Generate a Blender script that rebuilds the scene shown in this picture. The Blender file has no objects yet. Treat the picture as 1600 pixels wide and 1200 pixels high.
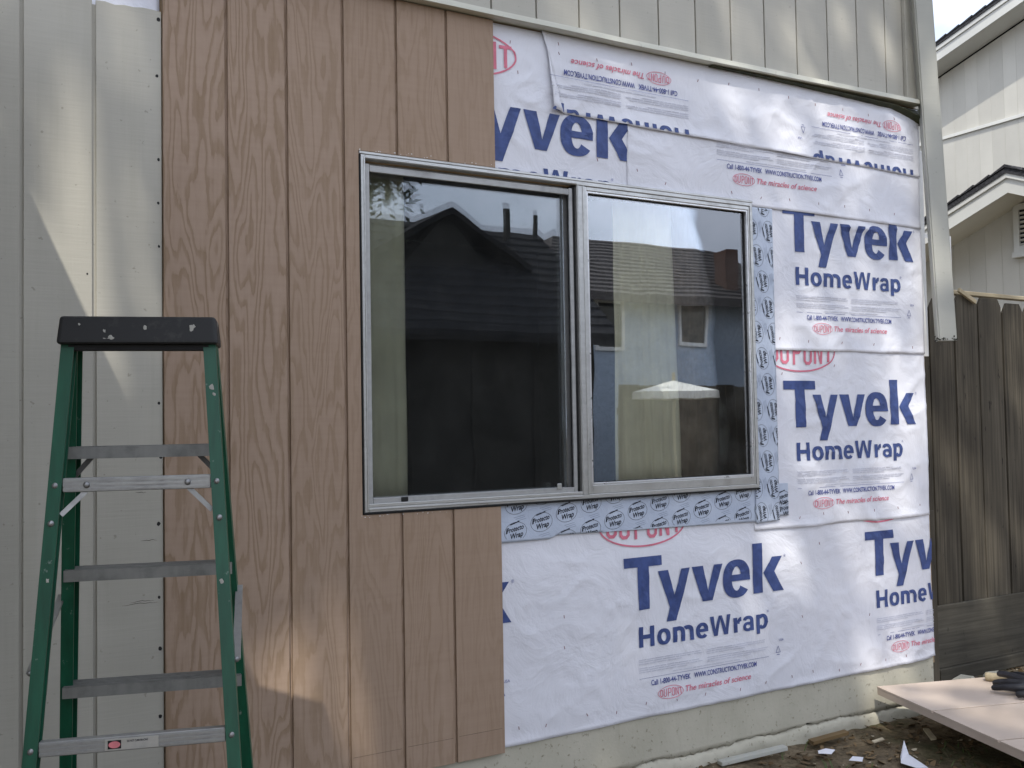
import bpy, bmesh, math, random
from mathutils import Vector, Matrix, noise

random.seed(7)
SC = bpy.context.scene
COL = SC.collection

# ------------------------------------------------------------------ camera, sky, sun, exposure
FPX = 1564.94
cam_d = bpy.data.cameras.new('camera')
cam = bpy.data.objects.new('camera', cam_d)
COL.objects.link(cam)
fw = Vector((0.49842021, 0.8660874, 0.03833945))
rt = Vector((0.86692594, -0.49813557, -0.01733135))
up = Vector((-0.00408778, -0.04187576, 0.99911446))
m = Matrix(((rt.x, up.x, -fw.x), (rt.y, up.y, -fw.y), (rt.z, up.z, -fw.z))).to_4x4()
m.translation = Vector((-0.62533, -3.33023, 1.5))
cam.matrix_world = m
cam_d.sensor_width = 36.0
cam_d.lens = FPX / 1600.0 * 36.0
cam_d.clip_start = 0.05
cam_d.clip_end = 500.0
SC.camera = cam
SC.cycles.transparent_max_bounces = 32

SUN = Vector((-0.348, -0.497, 0.795)).normalized()      # direction towards the sun
elev = math.asin(SUN.z)
azim = math.atan2(SUN.x, SUN.y)

world = bpy.data.worlds.new('World')
SC.world = world
world.use_nodes = True
wn, wl = world.node_tree.nodes, world.node_tree.links
wn.clear()
w_out = wn.new('ShaderNodeOutputWorld')
w_bg = wn.new('ShaderNodeBackground')
w_sky = wn.new('ShaderNodeTexSky')
w_sky.sky_type = 'NISHITA'
w_sky.sun_disc = False
w_sky.sun_elevation = elev
w_sky.sun_rotation = azim
w_sky.air_density = 1.0
w_sky.dust_density = 2.2
w_sky.ozone_density = 1.0
w_tc = wn.new('ShaderNodeTexCoord')
w_no = wn.new('ShaderNodeTexNoise')
w_no.inputs['Scale'].default_value = 2.6
w_no.inputs['Detail'].default_value = 7.0
w_no.inputs['Roughness'].default_value = 0.62
w_mp = wn.new('ShaderNodeMapping')
w_mp.inputs['Scale'].default_value = (1.0, 1.0, 2.2)
w_ra = wn.new('ShaderNodeValToRGB')
w_ra.color_ramp.elements[0].position = 0.36
w_ra.color_ramp.elements[0].color = (0.45, 0.45, 0.45, 1)
w_ra.color_ramp.elements[1].position = 0.56
w_ra.color_ramp.elements[1].color = (0.9, 0.9, 0.9, 1)
w_mx = wn.new('ShaderNodeMixRGB')
w_mx.inputs['Color2'].default_value = (8.9, 9.6, 11.3, 1)
w_bg.inputs['Strength'].default_value = 0.15
wl.new(w_tc.outputs['Generated'], w_mp.inputs['Vector'])
wl.new(w_mp.outputs['Vector'], w_no.inputs['Vector'])
wl.new(w_no.outputs['Fac'], w_ra.inputs['Fac'])
wl.new(w_ra.outputs['Color'], w_mx.inputs['Fac'])
wl.new(w_sky.outputs['Color'], w_mx.inputs['Color1'])
wl.new(w_mx.outputs['Color'], w_bg.inputs['Color'])
wl.new(w_bg.outputs['Background'], w_out.inputs['Surface'])

sun_d = bpy.data.lights.new('sun', 'SUN')
sun_d.energy = 3.2
sun_d.angle = math.radians(0.53)
sun_d.color = (1.0, 0.95, 0.86)
sun = bpy.data.objects.new('sun', sun_d)
sun.rotation_euler = (-SUN).to_track_quat('-Z', 'Y').to_euler()
sun.location = SUN * 30
COL.objects.link(sun)

SC.view_settings.view_transform = 'Standard'
SC.view_settings.look = 'None'
SC.view_settings.gamma = 1.0
SC.view_settings.exposure = 0.32

# ------------------------------------------------------------------ helpers
U = 0.2032


def tag(o, label=None, cat=None, group=None, kind=None):
    if label: o['label'] = label
    if cat: o['category'] = cat
    if group: o['group'] = group
    if kind: o['kind'] = kind
    return o


def empty(name, loc=(0, 0, 0), label=None, cat=None, group=None):
    o = bpy.data.objects.new(name, None)
    o.location = loc
    o.empty_display_size = 0.1
    COL.objects.link(o)
    return tag(o, label, cat, group)


def link(name, me, mat, parent=None, loc=None):
    o = bpy.data.objects.new(name, me)
    if mat is not None and len(me.materials) == 0:
        me.materials.append(mat)
    COL.objects.link(o)
    if parent is not None:
        o.parent = parent
        pl = parent.matrix_basis.translation if False else Vector((0, 0, 0))
        # geometry is written in world space: cancel the parents' translation
        q = parent
        off = Vector((0, 0, 0))
        while q is not None:
            off += q.location
            q = q.parent
        o.location = Vector(loc or (0, 0, 0)) - off
    elif loc is not None:
        o.location = loc
    return o


def from_bm(name, bm, mat, parent=None, smooth=False, loc=None):
    me = bpy.data.meshes.new(name)
    bmesh.ops.recalc_face_normals(bm, faces=bm.faces[:])
    bm.to_mesh(me)
    bm.free()
    if smooth:
        me.polygons.foreach_set('use_smooth', [True] * len(me.polygons))
    return link(name, me, mat, parent, loc)


def from_pd(name, vs, fs, mat, parent=None, smooth=False, loc=None):
    me = bpy.data.meshes.new(name)
    me.from_pydata(vs, [], fs)
    me.update()
    if smooth:
        me.polygons.foreach_set('use_smooth', [True] * len(me.polygons))
    return link(name, me, mat, parent, loc)


def add_box(bm, x0, x1, y0, y1, z0, z1, bev=0.0, M=None):
    vs = [bm.verts.new((x, y, z)) for z in (z0, z1) for y in (y0, y1) for x in (x0, x1)]
    F = [(0, 2, 3, 1), (4, 5, 7, 6), (0, 1, 5, 4), (2, 6, 7, 3), (0, 4, 6, 2), (1, 3, 7, 5)]
    fs = [bm.faces.new([vs[i] for i in f]) for f in F]
    if bev > 0:
        es = list({e for f in fs for e in f.edges})
        r = bmesh.ops.bevel(bm, geom=es, offset=bev, segments=1, affect='EDGES', profile=0.5)
        vs = list({v for f in r['faces'] for v in f.verts} | {v for v in vs if v.is_valid})
    if M is not None:
        for v in vs:
            v.co = M @ v.co
    return vs


def box(name, x0, x1, y0, y1, z0, z1, mat, parent=None, bev=0.0, M=None):
    bm = bmesh.new()
    add_box(bm, x0, x1, y0, y1, z0, z1, bev, M)
    return from_bm(name, bm, mat, parent)


def add_prism(bm, poly, y0, y1, bev=0.0, axis='y', M=None):
    """poly: list of 2-D points; axis y: (x,z); axis x: (y,z); axis z: (x,y)."""
    def P(a, b, c):
        if axis == 'y': return (a, c, b)
        if axis == 'x': return (c, a, b)
        return (a, b, c)
    A = [bm.verts.new(P(a, b, y0)) for a, b in poly]
    B = [bm.verts.new(P(a, b, y1)) for a, b in poly]
    n = len(poly)
    fs = [bm.faces.new(A), bm.faces.new(B[::-1])]
    for i in range(n):
        j = (i + 1) % n
        fs.append(bm.faces.new((A[i], B[i], B[j], A[j])))
    vs = A + B
    if bev > 0:
        bmesh.ops.recalc_face_normals(bm, faces=fs)
        es = list({e for f in fs[:2] for e in f.edges})
        r = bmesh.ops.bevel(bm, geom=es, offset=bev, segments=1, affect='EDGES', profile=0.5)
        vs = list({v for f in r['faces'] for v in f.verts} | {v for v in vs if v.is_valid})
    if M is not None:
        for v in vs:
            v.co = M @ v.co
    return vs


def prism(name, poly, y0, y1, mat, parent=None, bev=0.0, axis='y', M=None):
    bm = bmesh.new()
    add_prism(bm, poly, y0, y1, bev, axis, M)
    return from_bm(name, bm, mat, parent)


def add_tube(bm, pts, rad, n=8, cap=True):
    pts = [Vector(p) for p in pts]
    rings = []
    for i, p in enumerate(pts):
        d = (pts[min(i + 1, len(pts) - 1)] - pts[max(i - 1, 0)]).normalized()
        a = d.orthogonal().normalized() if i == 0 else (rings[-1][1] - d * rings[-1][1].dot(d)).normalized()
        b = d.cross(a)
        r = rad[i] if isinstance(rad, (list, tuple)) else rad
        rings.append(([bm.verts.new(p + (a * math.cos(t) + b * math.sin(t)) * r)
                       for t in [2 * math.pi * k / n for k in range(n)]], a))
    for i in range(len(rings) - 1):
        A, B = rings[i][0], rings[i + 1][0]
        for k in range(n):
            bm.faces.new((A[k], A[(k + 1) % n], B[(k + 1) % n], B[k]))
    if cap:
        bm.faces.new(rings[0][0][::-1])
        bm.faces.new(rings[-1][0])


def sstep(a, b, x):
    t = max(0.0, min(1.0, (x - a) / (b - a)))
    return t * t * (3 - 2 * t)


def nz(x, y, z=0.0):
    return noise.noise(Vector((x, y, z)))


# ------------------------------------------------------------------ materials
class NT:
    def __init__(self, name, rough=0.6, spec=0.4, metal=0.0):
        self.m = bpy.data.materials.new(name)
        self.m.use_nodes = True
        self.n = self.m.node_tree.nodes
        self.l = self.m.node_tree.links
        self.b = self.n['Principled BSDF']
        self.b.inputs['Roughness'].default_value = rough
        self.b.inputs['Specular IOR Level'].default_value = spec
        self.b.inputs['Metallic'].default_value = metal
        self.tc = None

    def coord(self, scale=(1, 1, 1), rnd=0.0, rot=(0, 0, 0)):
        if self.tc is None:
            self.tc = self.n.new('ShaderNodeTexCoord')
        src = self.tc.outputs['Object']
        if rnd:
            oi = self.n.new('ShaderNodeObjectInfo')
            mu = self.n.new('ShaderNodeMath'); mu.operation = 'MULTIPLY'
            mu.inputs[1].default_value = rnd
            self.l.new(oi.outputs['Random'], mu.inputs[0])
            ad = self.n.new('ShaderNodeVectorMath'); ad.operation = 'ADD'
            self.l.new(src, ad.inputs[0]); self.l.new(mu.outputs[0], ad.inputs[1])
            src = ad.outputs[0]
        mp = self.n.new('ShaderNodeMapping')
        mp.inputs['Scale'].default_value = scale
        mp.inputs['Rotation'].default_value = rot
        self.l.new(src, mp.inputs['Vector'])
        return mp.outputs['Vector']

    def noise(self, vec, scale=1.0, detail=4.0, rough=0.55, dist=0.0):
        t = self.n.new('ShaderNodeTexNoise')
        t.inputs['Scale'].default_value = scale
        t.inputs['Detail'].default_value = detail
        t.inputs['Roughness'].default_value = rough
        t.inputs['Distortion'].default_value = dist
        self.l.new(vec, t.inputs['Vector'])
        return t.outputs['Fac']

    def math(self, op, a, b=None, c=None):
        t = self.n.new('ShaderNodeMath'); t.operation = op
        for i, v in enumerate((a, b, c)):
            if v is None: continue
            if isinstance(v, (int, float)): t.inputs[i].default_value = v
            else: self.l.new(v, t.inputs[i])
        return t.outputs[0]

    def ramp(self, fac, stops):
        t = self.n.new('ShaderNodeValToRGB')
        e = t.color_ramp.elements
        while len(e) < len(stops): e.new(0.5)
        for k, (p, c) in enumerate(stops):
            e[k].position = p
            e[k].color = (c, c, c, 1) if isinstance(c, (int, float)) else (*c, 1)
        self.l.new(fac, t.inputs['Fac'])
        return t.outputs['Color']

    def mix(self, fac, a, b, mode='MIX'):
        t = self.n.new('ShaderNodeMixRGB'); t.blend_type = mode
        for k, v in (('Fac', fac), ('Color1', a), ('Color2', b)):
            if isinstance(v, (int, float)): t.inputs[k].default_value = v
            elif isinstance(v, tuple): t.inputs[k].default_value = (*v, 1)
            else: self.l.new(v, t.inputs[k])
        return t.outputs['Color']

    def color(self, c):
        if isinstance(c, tuple): self.b.inputs['Base Color'].default_value = (*c, 1)
        else: self.l.new(c, self.b.inputs['Base Color'])
        return self

    def rough(self, r):
        self.l.new(r, self.b.inputs['Roughness'])
        return self

    def bump(self, h, strength=0.3, dist=0.002):
        t = self.n.new('ShaderNodeBump')
        t.inputs['Strength'].default_value = strength
        t.inputs['Distance'].default_value = dist
        self.l.new(h, t.inputs['Height'])
        self.l.new(t.outputs['Normal'], self.b.inputs['Normal'])
        return self


def simple(name, c, rough=0.6, spec=0.4, metal=0.0, var=0.12, scale=18.0, bump=0.0, rnd=5.0):
    k = NT(name, rough, spec, metal)
    v = k.coord((1, 1, 1), rnd)
    n = k.noise(v, scale, 5)
    d = tuple(max(0, x * (1 - var * 1.6)) for x in c)
    e = tuple(min(1, x * (1 + var)) for x in c)
    k.color(k.ramp(n, [(0.3, d), (0.7, e)]))
    if bump: k.bump(n, bump, 0.002)
    return k.m


def mat_brown():
    k = NT('primed_woodgrain', 0.72, 0.25)
    v = k.coord((1, 1, 1), 9.0)
    # contour lines of a stretched field read as flat-sawn veneer
    w1 = k.coord((8.5, 1, 1.15), 9.0)
    n1 = k.noise(w1, 1.0, 2.6, 0.45, 0.35)
    w2 = k.coord((30, 1, 7.0), 9.0)
    n2 = k.noise(w2, 1.0, 3, 0.6)
    f = k.math('ADD', k.math('MULTIPLY', n1, 15.0), k.math('MULTIPLY', n2, 1.3))
    saw = k.math('FRACT', f)
    band = k.ramp(saw, [(0.0, 0.10), (0.10, 0.80), (0.40, 1.0), (0.62, 0.75), (0.74, 0.25), (1.0, 0.0)])
    w3 = k.coord((90, 1, 3.0), 9.0)
    fib = k.noise(w3, 1.0, 3, 0.6)
    big = k.noise(k.coord((1.6, 1, 0.7), 9.0), 1.0, 3)
    w5 = k.coord((3.0, 1, 70), 9.0)
    saws = k.noise(w5, 1.0, 2, 0.5)
    # veneer figure varies from board to board: strong on some, nearly plain on others
    oi = k.n.new('ShaderNodeObjectInfo')
    stren = k.ramp(oi.outputs['Color'], [(0.0, 0.12), (1.0, 0.80)])
    band2 = k.mix(stren, (0.62, 0.62, 0.62), band)
    c = k.mix(band2, (0.225, 0.152, 0.090), (0.375, 0.276, 0.208))
    c = k.mix(k.ramp(fib, [(0.3, 0.0), (0.75, 0.32)]), c, (0.44, 0.33, 0.25))
    c = k.mix(k.ramp(big, [(0.35, 0.0), (0.8, 0.30)]), c, (0.28, 0.195, 0.125))
    c = k.mix(k.ramp(saws, [(0.35, 0.0), (0.8, 0.16)]), c, (0.22, 0.14, 0.10))
    k.color(c)
    hh = k.math('ADD', k.math('MULTIPLY', band2, 0.6), k.math('MULTIPLY', fib, 0.7))
    hh = k.math('ADD', hh, k.math('MULTIPLY', saws, 0.35))
    k.bump(hh, 0.55, 0.0016)
    return k.m


def mat_painted(name, c, dirt=0.5):
    k = NT(name, 0.62, 0.3)
    big = k.noise(k.coord((1.2, 1, 0.8), 3.0), 1.0, 4)
    saw = k.noise(k.coord((5, 5, 110), 3.0), 1.0, 3, 0.6)
    fib = k.noise(k.coord((60, 60, 4), 3.0), 1.0, 3)
    sp = k.noise(k.coord((1, 1, 1), 3.0), 46.0, 2, 0.6)
    d = tuple(x * 0.86 for x in c)
    e = tuple(min(1, x * 1.07) for x in c)
    col = k.ramp(big, [(0.3, d), (0.7, e)])
    col = k.mix(k.ramp(saw, [(0.38, 0.0), (0.75, 0.16 * dirt)]), col, tuple(x * 0.5 for x in c))
    drip = k.noise(k.coord((22, 22, 1.1), 3.0), 1.0, 4, 0.6)
    col = k.mix(k.ramp(drip, [(0.55, 0.0), (0.8, 0.35 * dirt)]), col, (c[0] * .55, c[1] * .55, c[2] * .45))
    col = k.mix(k.ramp(sp, [(0.69, 0.0), (0.74, 0.8 * dirt)]), col, (c[0] * .32, c[1] * .31, c[2] * .27))
    k.color(col)
    hh = k.math('ADD', saw, k.math('MULTIPLY', fib, 0.6))
    k.bump(hh, 0.40, 0.0015)
    return k.m


def mat_wrap():
    k = NT('spun_white_wrap', 0.5, 0.35)
    n = k.noise(k.coord((1, 1, 1)), 2.1, 5, 0.55, 0.6)
    n2 = k.noise(k.coord((1, 1, 1)), 160.0, 3)
    k.color(k.ramp(n, [(0.3, (0.675, 0.68, 0.73)), (0.7, (0.74, 0.745, 0.795))]))
    cr = k.noise(k.coord((1, 1, 1), 0, (0, 0.6, 0)), 4.6, 5, 0.58, 1.0)
    cr = k.math('ABSOLUTE', k.math('SUBTRACT', cr, 0.5))
    hh = k.math('ADD', k.math('MULTIPLY', cr, -3.0), k.math('MULTIPLY', n2, 0.10))
    k.bump(hh, 0.50, 0.007)
    return k.m


def mat_wood_old(name, a, b, stretch=(40, 40, 1.6), rough=0.85):
    k = NT(name, rough, 0.2)
    n = k.noise(k.coord(stretch, 7.0), 1.0, 5, 0.62)
    big = k.noise(k.coord((2, 2, 0.9), 7.0), 1.6, 4)
    oi = k.n.new('ShaderNodeObjectInfo')
    c = k.ramp(n, [(0.28, a), (0.72, b)])
    c = k.mix(k.ramp(big, [(0.38, 0.0), (0.70, 0.70)]), c, tuple(x * 0.7 for x in a))
    c = k.mix(k.math('MULTIPLY', oi.outputs['Random'], 0.22), c, tuple(x * 1.3 for x in b))
    sp = k.noise(k.coord((30, 30, 9), 7.0), 1.0, 3, 0.6)
    c = k.mix(k.ramp(sp, [(0.68, 0.0), (0.74, 0.8)]), c, tuple(x * 0.25 for x in a))
    k.color(c)
    k.bump(n, 0.6, 0.004)
    return k.m


def mat_metal(name, c, rough=0.38, metal=0.75, streak=(3, 3, 60)):
    k = NT(name, rough, 0.5, metal)
    n = k.noise(k.coord(streak, 3.0), 1.0, 3)
    g = k.noise(k.coord((1, 1, 1), 3.0), 14.0, 5, 0.65)
    col = k.ramp(n, [(0.3, tuple(x * 0.88 for x in c)), (0.7, c)])
    col = k.mix(k.ramp(g, [(0.50, 0.0), (0.76, 0.5)]), col, tuple(x * 0.55 for x in c))
    k.color(col)
    k.rough(k.ramp(g, [(0.3, rough * 0.8), (0.7, min(1, rough * 1.5))]))
    return k.m


def mat_glass(name, base, gain, wave=0.02, dirt=0.07):
    mt = bpy.data.materials.new(name)
    mt.use_nodes = True
    n, l = mt.node_tree.nodes, mt.node_tree.links
    n.clear()
    o = n.new('ShaderNodeOutputMaterial')
    tr = n.new('ShaderNodeBsdfTransparent'); tr.inputs['Color'].default_value = (0.985, 0.995, 0.99, 1)
    gl = n.new('ShaderNodeBsdfGlossy'); gl.inputs['Roughness'].default_value = 0.0
    gl.inputs['Color'].default_value = (0.93, 0.96, 1.0, 1)
    fr = n.new('ShaderNodeFresnel'); fr.inputs['IOR'].default_value = 1.5
    ma = n.new('ShaderNodeMath'); ma.operation = 'MULTIPLY_ADD'
    ma.inputs[1].default_value = gain; ma.inputs[2].default_value = base
    tc = n.new('ShaderNodeTexCoord')
    nt = n.new('ShaderNodeTexNoise'); nt.inputs['Scale'].default_value = 2.3; nt.inputs['Detail'].default_value = 1.5
    bp = n.new('ShaderNodeBump'); bp.inputs['Strength'].default_value = wave; bp.inputs['Distance'].default_value = 0.02
    mx = n.new('ShaderNodeMixShader')
    l.new(tc.outputs['Object'], nt.inputs['Vector']); l.new(nt.outputs['Fac'], bp.inputs['Height'])
    l.new(bp.outputs['Normal'], gl.inputs['Normal'])
    l.new(fr.outputs[0], ma.inputs[0]); l.new(ma.outputs[0], mx.inputs[0])
    l.new(tr.outputs[0], mx.inputs[1]); l.new(gl.outputs[0], mx.inputs[2])
    dn = n.new('ShaderNodeTexNoise'); dn.inputs['Scale'].default_value = 5.0; dn.inputs['Detail'].default_value = 8.0; dn.inputs['Roughness'].default_value = 0.7
    dm = n.new('ShaderNodeMapRange'); dm.inputs['From Min'].default_value = 0.42; dm.inputs['From Max'].default_value = 0.8
    dm.inputs['To Min'].default_value = 0.004; dm.inputs['To Max'].default_value = dirt
    dd = n.new('ShaderNodeBsdfDiffuse'); dd.inputs['Color'].default_value = (0.55, 0.53, 0.48, 1)
    m2 = n.new('ShaderNodeMixShader')
    l.new(tc.outputs['Object'], dn.inputs['Vector']); l.new(dn.outputs['Fac'], dm.inputs['Value'])
    l.new(dm.outputs[0], m2.inputs[0]); l.new(mx.outputs[0], m2.inputs[1]); l.new(dd.outputs[0], m2.inputs[2])
    l.new(m2.outputs[0], o.inputs['Surface'])
    return mt


def mat_screen():
    mt = bpy.data.materials.new('insect_mesh')
    mt.use_nodes = True
    n, l = mt.node_tree.nodes, mt.node_tree.links
    n.clear()
    o = n.new('ShaderNodeOutputMaterial')
    tr = n.new('ShaderNodeBsdfTransparent')
    df = n.new('ShaderNodeBsdfDiffuse'); df.inputs['Color'].default_value = (0.012, 0.013, 0.014, 1)
    no = n.new('ShaderNodeTexNoise'); no.inputs['Scale'].default_value = 6.0
    ra = n.new('ShaderNodeMapRange'); ra.inputs['To Min'].default_value = 0.17; ra.inputs['To Max'].default_value = 0.21
    tc = n.new('ShaderNodeTexCoord')
    mx = n.new('ShaderNodeMixShader')
    l.new(tc.outputs['Object'], no.inputs['Vector']); l.new(no.outputs['Fac'], ra.inputs['Value'])
    l.new(ra.outputs[0], mx.inputs[0]); l.new(tr.outputs[0], mx.inputs[1]); l.new(df.outputs[0], mx.inputs[2])
    l.new(mx.outputs[0], o.inputs['Surface'])
    return mt


def mat_leaf(name, a, b):
    k = NT(name, 0.6, 0.3)
    k.color(k.ramp(k.noise(k.coord((1, 1, 1)), 3.0, 3), [(0.3, a), (0.7, b)]))
    return k.m


def mat_ground():
    k = NT('damp_soil', 0.92, 0.15)
    a = k.noise(k.coord((1, 1, 1)), 5.0, 7, 0.65)
    b = k.noise(k.coord((1, 1, 1)), 38.0, 5, 0.7)
    c = k.ramp(a, [(0.32, (0.085, 0.066, 0.042)), (0.5, (0.17, 0.132, 0.085)), (0.68, (0.25, 0.20, 0.135))])
    c = k.mix(k.ramp(b, [(0.42, 0.0), (0.66, 0.75)]), c, (0.06, 0.047, 0.03))
    g = k.noise(k.coord((1, 1, 1)), 2.7, 4)
    c = k.mix(k.ramp(g, [(0.5, 0.0), (0.68, 0.55)]), c, (0.055, 0.070, 0.022))
    k.color(c)
    k.bump(k.math('ADD', a, k.math('MULTIPLY', b, 0.6)), 0.9, 0.02)
    return k.m


def mat_cement():
    k = NT('painted_footing', 0.85, 0.2)
    a = k.noise(k.coord((1, 1, 1)), 4.0, 6, 0.6)
    b = k.noise(k.coord((1, 1, 1)), 42.0, 4, 0.65)
    st = k.noise(k.coord((26, 26, 3)), 1.0, 4, 0.6)
    c = k.ramp(a, [(0.3, (0.42, 0.40, 0.32)), (0.7, (0.50, 0.475, 0.39))])
    c = k.mix(k.ramp(b, [(0.60, 0.0), (0.70, 0.75)]), c, (0.15, 0.13, 0.09))
    c = k.mix(k.ramp(st, [(0.60, 0.0), (0.8, 0.30)]), c, (0.27, 0.24, 0.17))
    k.color(c)
    k.bump(k.math('ADD', a, k.math('MULTIPLY', b, 0.5)), 0.7, 0.004)
    return k.m


M = {}
M['brown'] = mat_brown()
M['old'] = mat_painted('old_grey_paint', (0.46, 0.44, 0.378), 0.55)
M['upper'] = mat_painted('upper_grey_paint', (0.44, 0.422, 0.365), 0.35)
M['trim'] = mat_painted('cream_trim_paint', (0.62, 0.615, 0.53), 0.25)
M['neigh'] = mat_painted('neighbour_paint', (0.52, 0.505, 0.45), 0.25)
M['neigh_trim'] = mat_painted('neighbour_trim_paint', (0.60, 0.60, 0.56), 0.2)
M['wrap'] = mat_wrap()
M['ink_blue'] = simple('blue_ink', (0.050, 0.080, 0.225), 0.5, 0.35, var=0.16, scale=30, rnd=0)
M['ink_small'] = simple('fine_blue_ink', (0.085, 0.105, 0.30), 0.5, 0.3, var=0.1, rnd=0)
M['ink_red'] = simple('red_ink', (0.66, 0.19, 0.26), 0.5, 0.3, var=0.12, rnd=0)
M['ink_grey'] = simple('pale_grey_ink', (0.58, 0.59, 0.66), 0.5, 0.3, var=0.05, rnd=0)
M['ink_black'] = simple('black_ink', (0.016, 0.018, 0.028), 0.5, 0.3, var=0.2, rnd=0)
M['ink_mid'] = simple('tape_fine_ink', (0.25, 0.29, 0.38), 0.5, 0.3, var=0.1, rnd=0)
kt = NT('blue_grey_tape', 0.33, 0.5)
kt.color(kt.ramp(kt.noise(kt.coord((1, 1, 1)), 7.0, 4), [(0.3, (0.43, 0.49, 0.60)), (0.7, (0.52, 0.58, 0.68))]))
ktn = kt.noise(kt.coord((1, 1, 1)), 11.0, 5, 0.6, 1.5)
kt.bump(kt.math('ABSOLUTE', kt.math('SUBTRACT', ktn, 0.5)), 0.5, 0.008)
M['tape'] = kt.m
M['staple'] = simple('dark_staple', (0.22, 0.05, 0.06), 0.5, 0.4, var=0.2)
M['alu'] = mat_metal('mill_aluminium', (0.60, 0.60, 0.58), 0.34, 0.75)
M['bright_alu'] = mat_metal('bright_bead', (0.80, 0.80, 0.80), 0.28, 0.7)
M['alu_dark'] = mat_metal('weathered_aluminium', (0.42, 0.42, 0.41), 0.45, 0.5)
M['gasket_gap'] = simple('gasket_gap_black', (0.012, 0.012, 0.012), 0.6, 0.3)  # gaskets and nails; also paints shade in gaps and under the ladder cap
M['glass_right'] = mat_glass('reflective_pane', 0.12, 1.5, 0.04, 0.035)
M['glass_left'] = mat_glass('dim_pane', 0.075, 1.2, 0.05, 0.022)
M['screen'] = mat_screen()
M['curtain'] = simple('cream_curtain', (0.93, 0.88, 0.66), 0.85, 0.1, var=0.08, scale=9)
M['curtain_dark'] = simple('brown_curtain', (0.24, 0.19, 0.14), 0.85, 0.1, var=0.3, scale=14)
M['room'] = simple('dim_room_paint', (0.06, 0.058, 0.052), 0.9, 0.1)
kf = NT('green_fibreglass', 0.42, 0.45)
fn = kf.noise(kf.coord((1, 1, 1), 4.0), 10.0, 6, 0.7)
fs_ = kf.noise(kf.coord((1, 1, 1), 4.0), 34.0, 3, 0.7)
fc = kf.ramp(kf.noise(kf.coord((40, 40, 2), 4.0), 1.0, 3), [(0.3, (0.003, 0.060, 0.030)), (0.7, (0.006, 0.098, 0.050))])
fc = kf.mix(kf.ramp(fs_, [(0.67, 0.0), (0.76, 0.55)]), fc, (0.36, 0.39, 0.36))
fc = kf.mix(kf.ramp(fn, [(0.5, 0.0), (0.8, 0.45)]), fc, (0.012, 0.06, 0.035))
kf.color(fc)
M['green'] = kf.m
kc = NT('black_plastic_cap', 0.52, 0.4)
cs = kc.noise(kc.coord((1, 1, 1), 0), 22.0, 4, 0.7)
cc = kc.mix(kc.ramp(cs, [(0.56, 0.0), (0.78, 0.35)]), (0.012, 0.012, 0.012), (0.10, 0.095, 0.085))
cp = kc.noise(kc.coord((1, 1, 1.3), 0), 27.0, 2, 0.5)
cc = kc.mix(kc.ramp(cp, [(0.735, 0.0), (0.75, 1.0)]), cc, (0.5, 0.48, 0.43))
kc.color(cc)
kc.bump(cs, 0.15, 0.002)
M['cap'] = kc.m
M['step'] = mat_metal('ladder_aluminium', (0.40, 0.40, 0.39), 0.42, 0.7, (60, 3, 3))
M['tread'] = mat_metal('dull_tread', (0.25, 0.25, 0.235), 0.5, 0.6, (60, 3, 3))
M['dab'] = simple('dried_paint', (0.42, 0.41, 0.37), 0.7, 0.2)
M['rivet'] = mat_metal('zinc_rivet', (0.30, 0.30, 0.30), 0.4, 0.8)
M['brace'] = mat_metal('dark_brace', (0.16, 0.16, 0.16), 0.45, 0.6)
M['fence'] = mat_wood_old('weathered_picket', (0.020, 0.017, 0.013), (0.118, 0.103, 0.078), (55, 55, 1.3))
M['fence_h'] = mat_wood_old('weathered_kickboard', (0.028, 0.025, 0.020), (0.105, 0.096, 0.076), (1.6, 30, 40))
M['newwood'] = mat_wood_old('pale_new_wood', (0.33, 0.27, 0.17), (0.48, 0.41, 0.28), (3, 40, 40), 0.7)
M['shingle'] = simple('dark_shingle', (0.045, 0.045, 0.048), 0.9, 0.15, var=0.4, scale=40, bump=0.5)
M['shade_roof'] = simple('grey_brown_shingle', (0.11, 0.10, 0.095), 0.9, 0.15, var=0.35, scale=20, bump=0.5)
M['blue_house'] = simple('blue_grey_boards', (0.42, 0.50, 0.60), 0.75, 0.2)
M['garage'] = simple('dark_garage_boards', (0.045, 0.043, 0.038), 0.8, 0.2)
M['dark_roof'] = simple('charcoal_shingle', (0.040, 0.040, 0.042), 0.9, 0.15, var=0.35, scale=20, bump=0.5)
M['white'] = simple('white_paint', (0.78, 0.78, 0.76), 0.55, 0.35, var=0.04)
M['spout'] = mat_painted('downspout_paint', (0.44, 0.44, 0.395), 0.3)
M['ground'] = mat_ground()
M['cement'] = mat_cement()
M['canvas'] = simple('cream_canvas', (0.80, 0.78, 0.70), 0.8, 0.1, var=0.04)
M['leaf_a'] = mat_leaf('broad_leaf', (0.030, 0.060, 0.014), (0.085, 0.130, 0.030))
M['leaf_b'] = mat_leaf('dark_drooping_leaf', (0.018, 0.032, 0.010), (0.045, 0.070, 0.022))
M['bark'] = mat_wood_old('bark', (0.07, 0.055, 0.04), (0.16, 0.13, 0.10), (9, 9, 2))
M['litter'] = mat_leaf('leaf_litter', (0.060, 0.036, 0.016), (0.20, 0.135, 0.065))
M['chip'] = mat_leaf('pale_chip', (0.40, 0.34, 0.24), (0.58, 0.52, 0.40))
M['grass'] = mat_leaf('thin_weed', (0.045, 0.075, 0.018), (0.11, 0.15, 0.045))
M['glove'] = simple('black_glove_rubber', (0.014, 0.014, 0.018), 0.5, 0.45, var=0.4, scale=30, bump=0.4, rnd=0)
M['pane_far'] = NT('far_pane', 0.05, 0.8).color((0.03, 0.035, 0.04)).m
M['lying'] = mat_brown()
lb = M['lying'].node_tree

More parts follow.
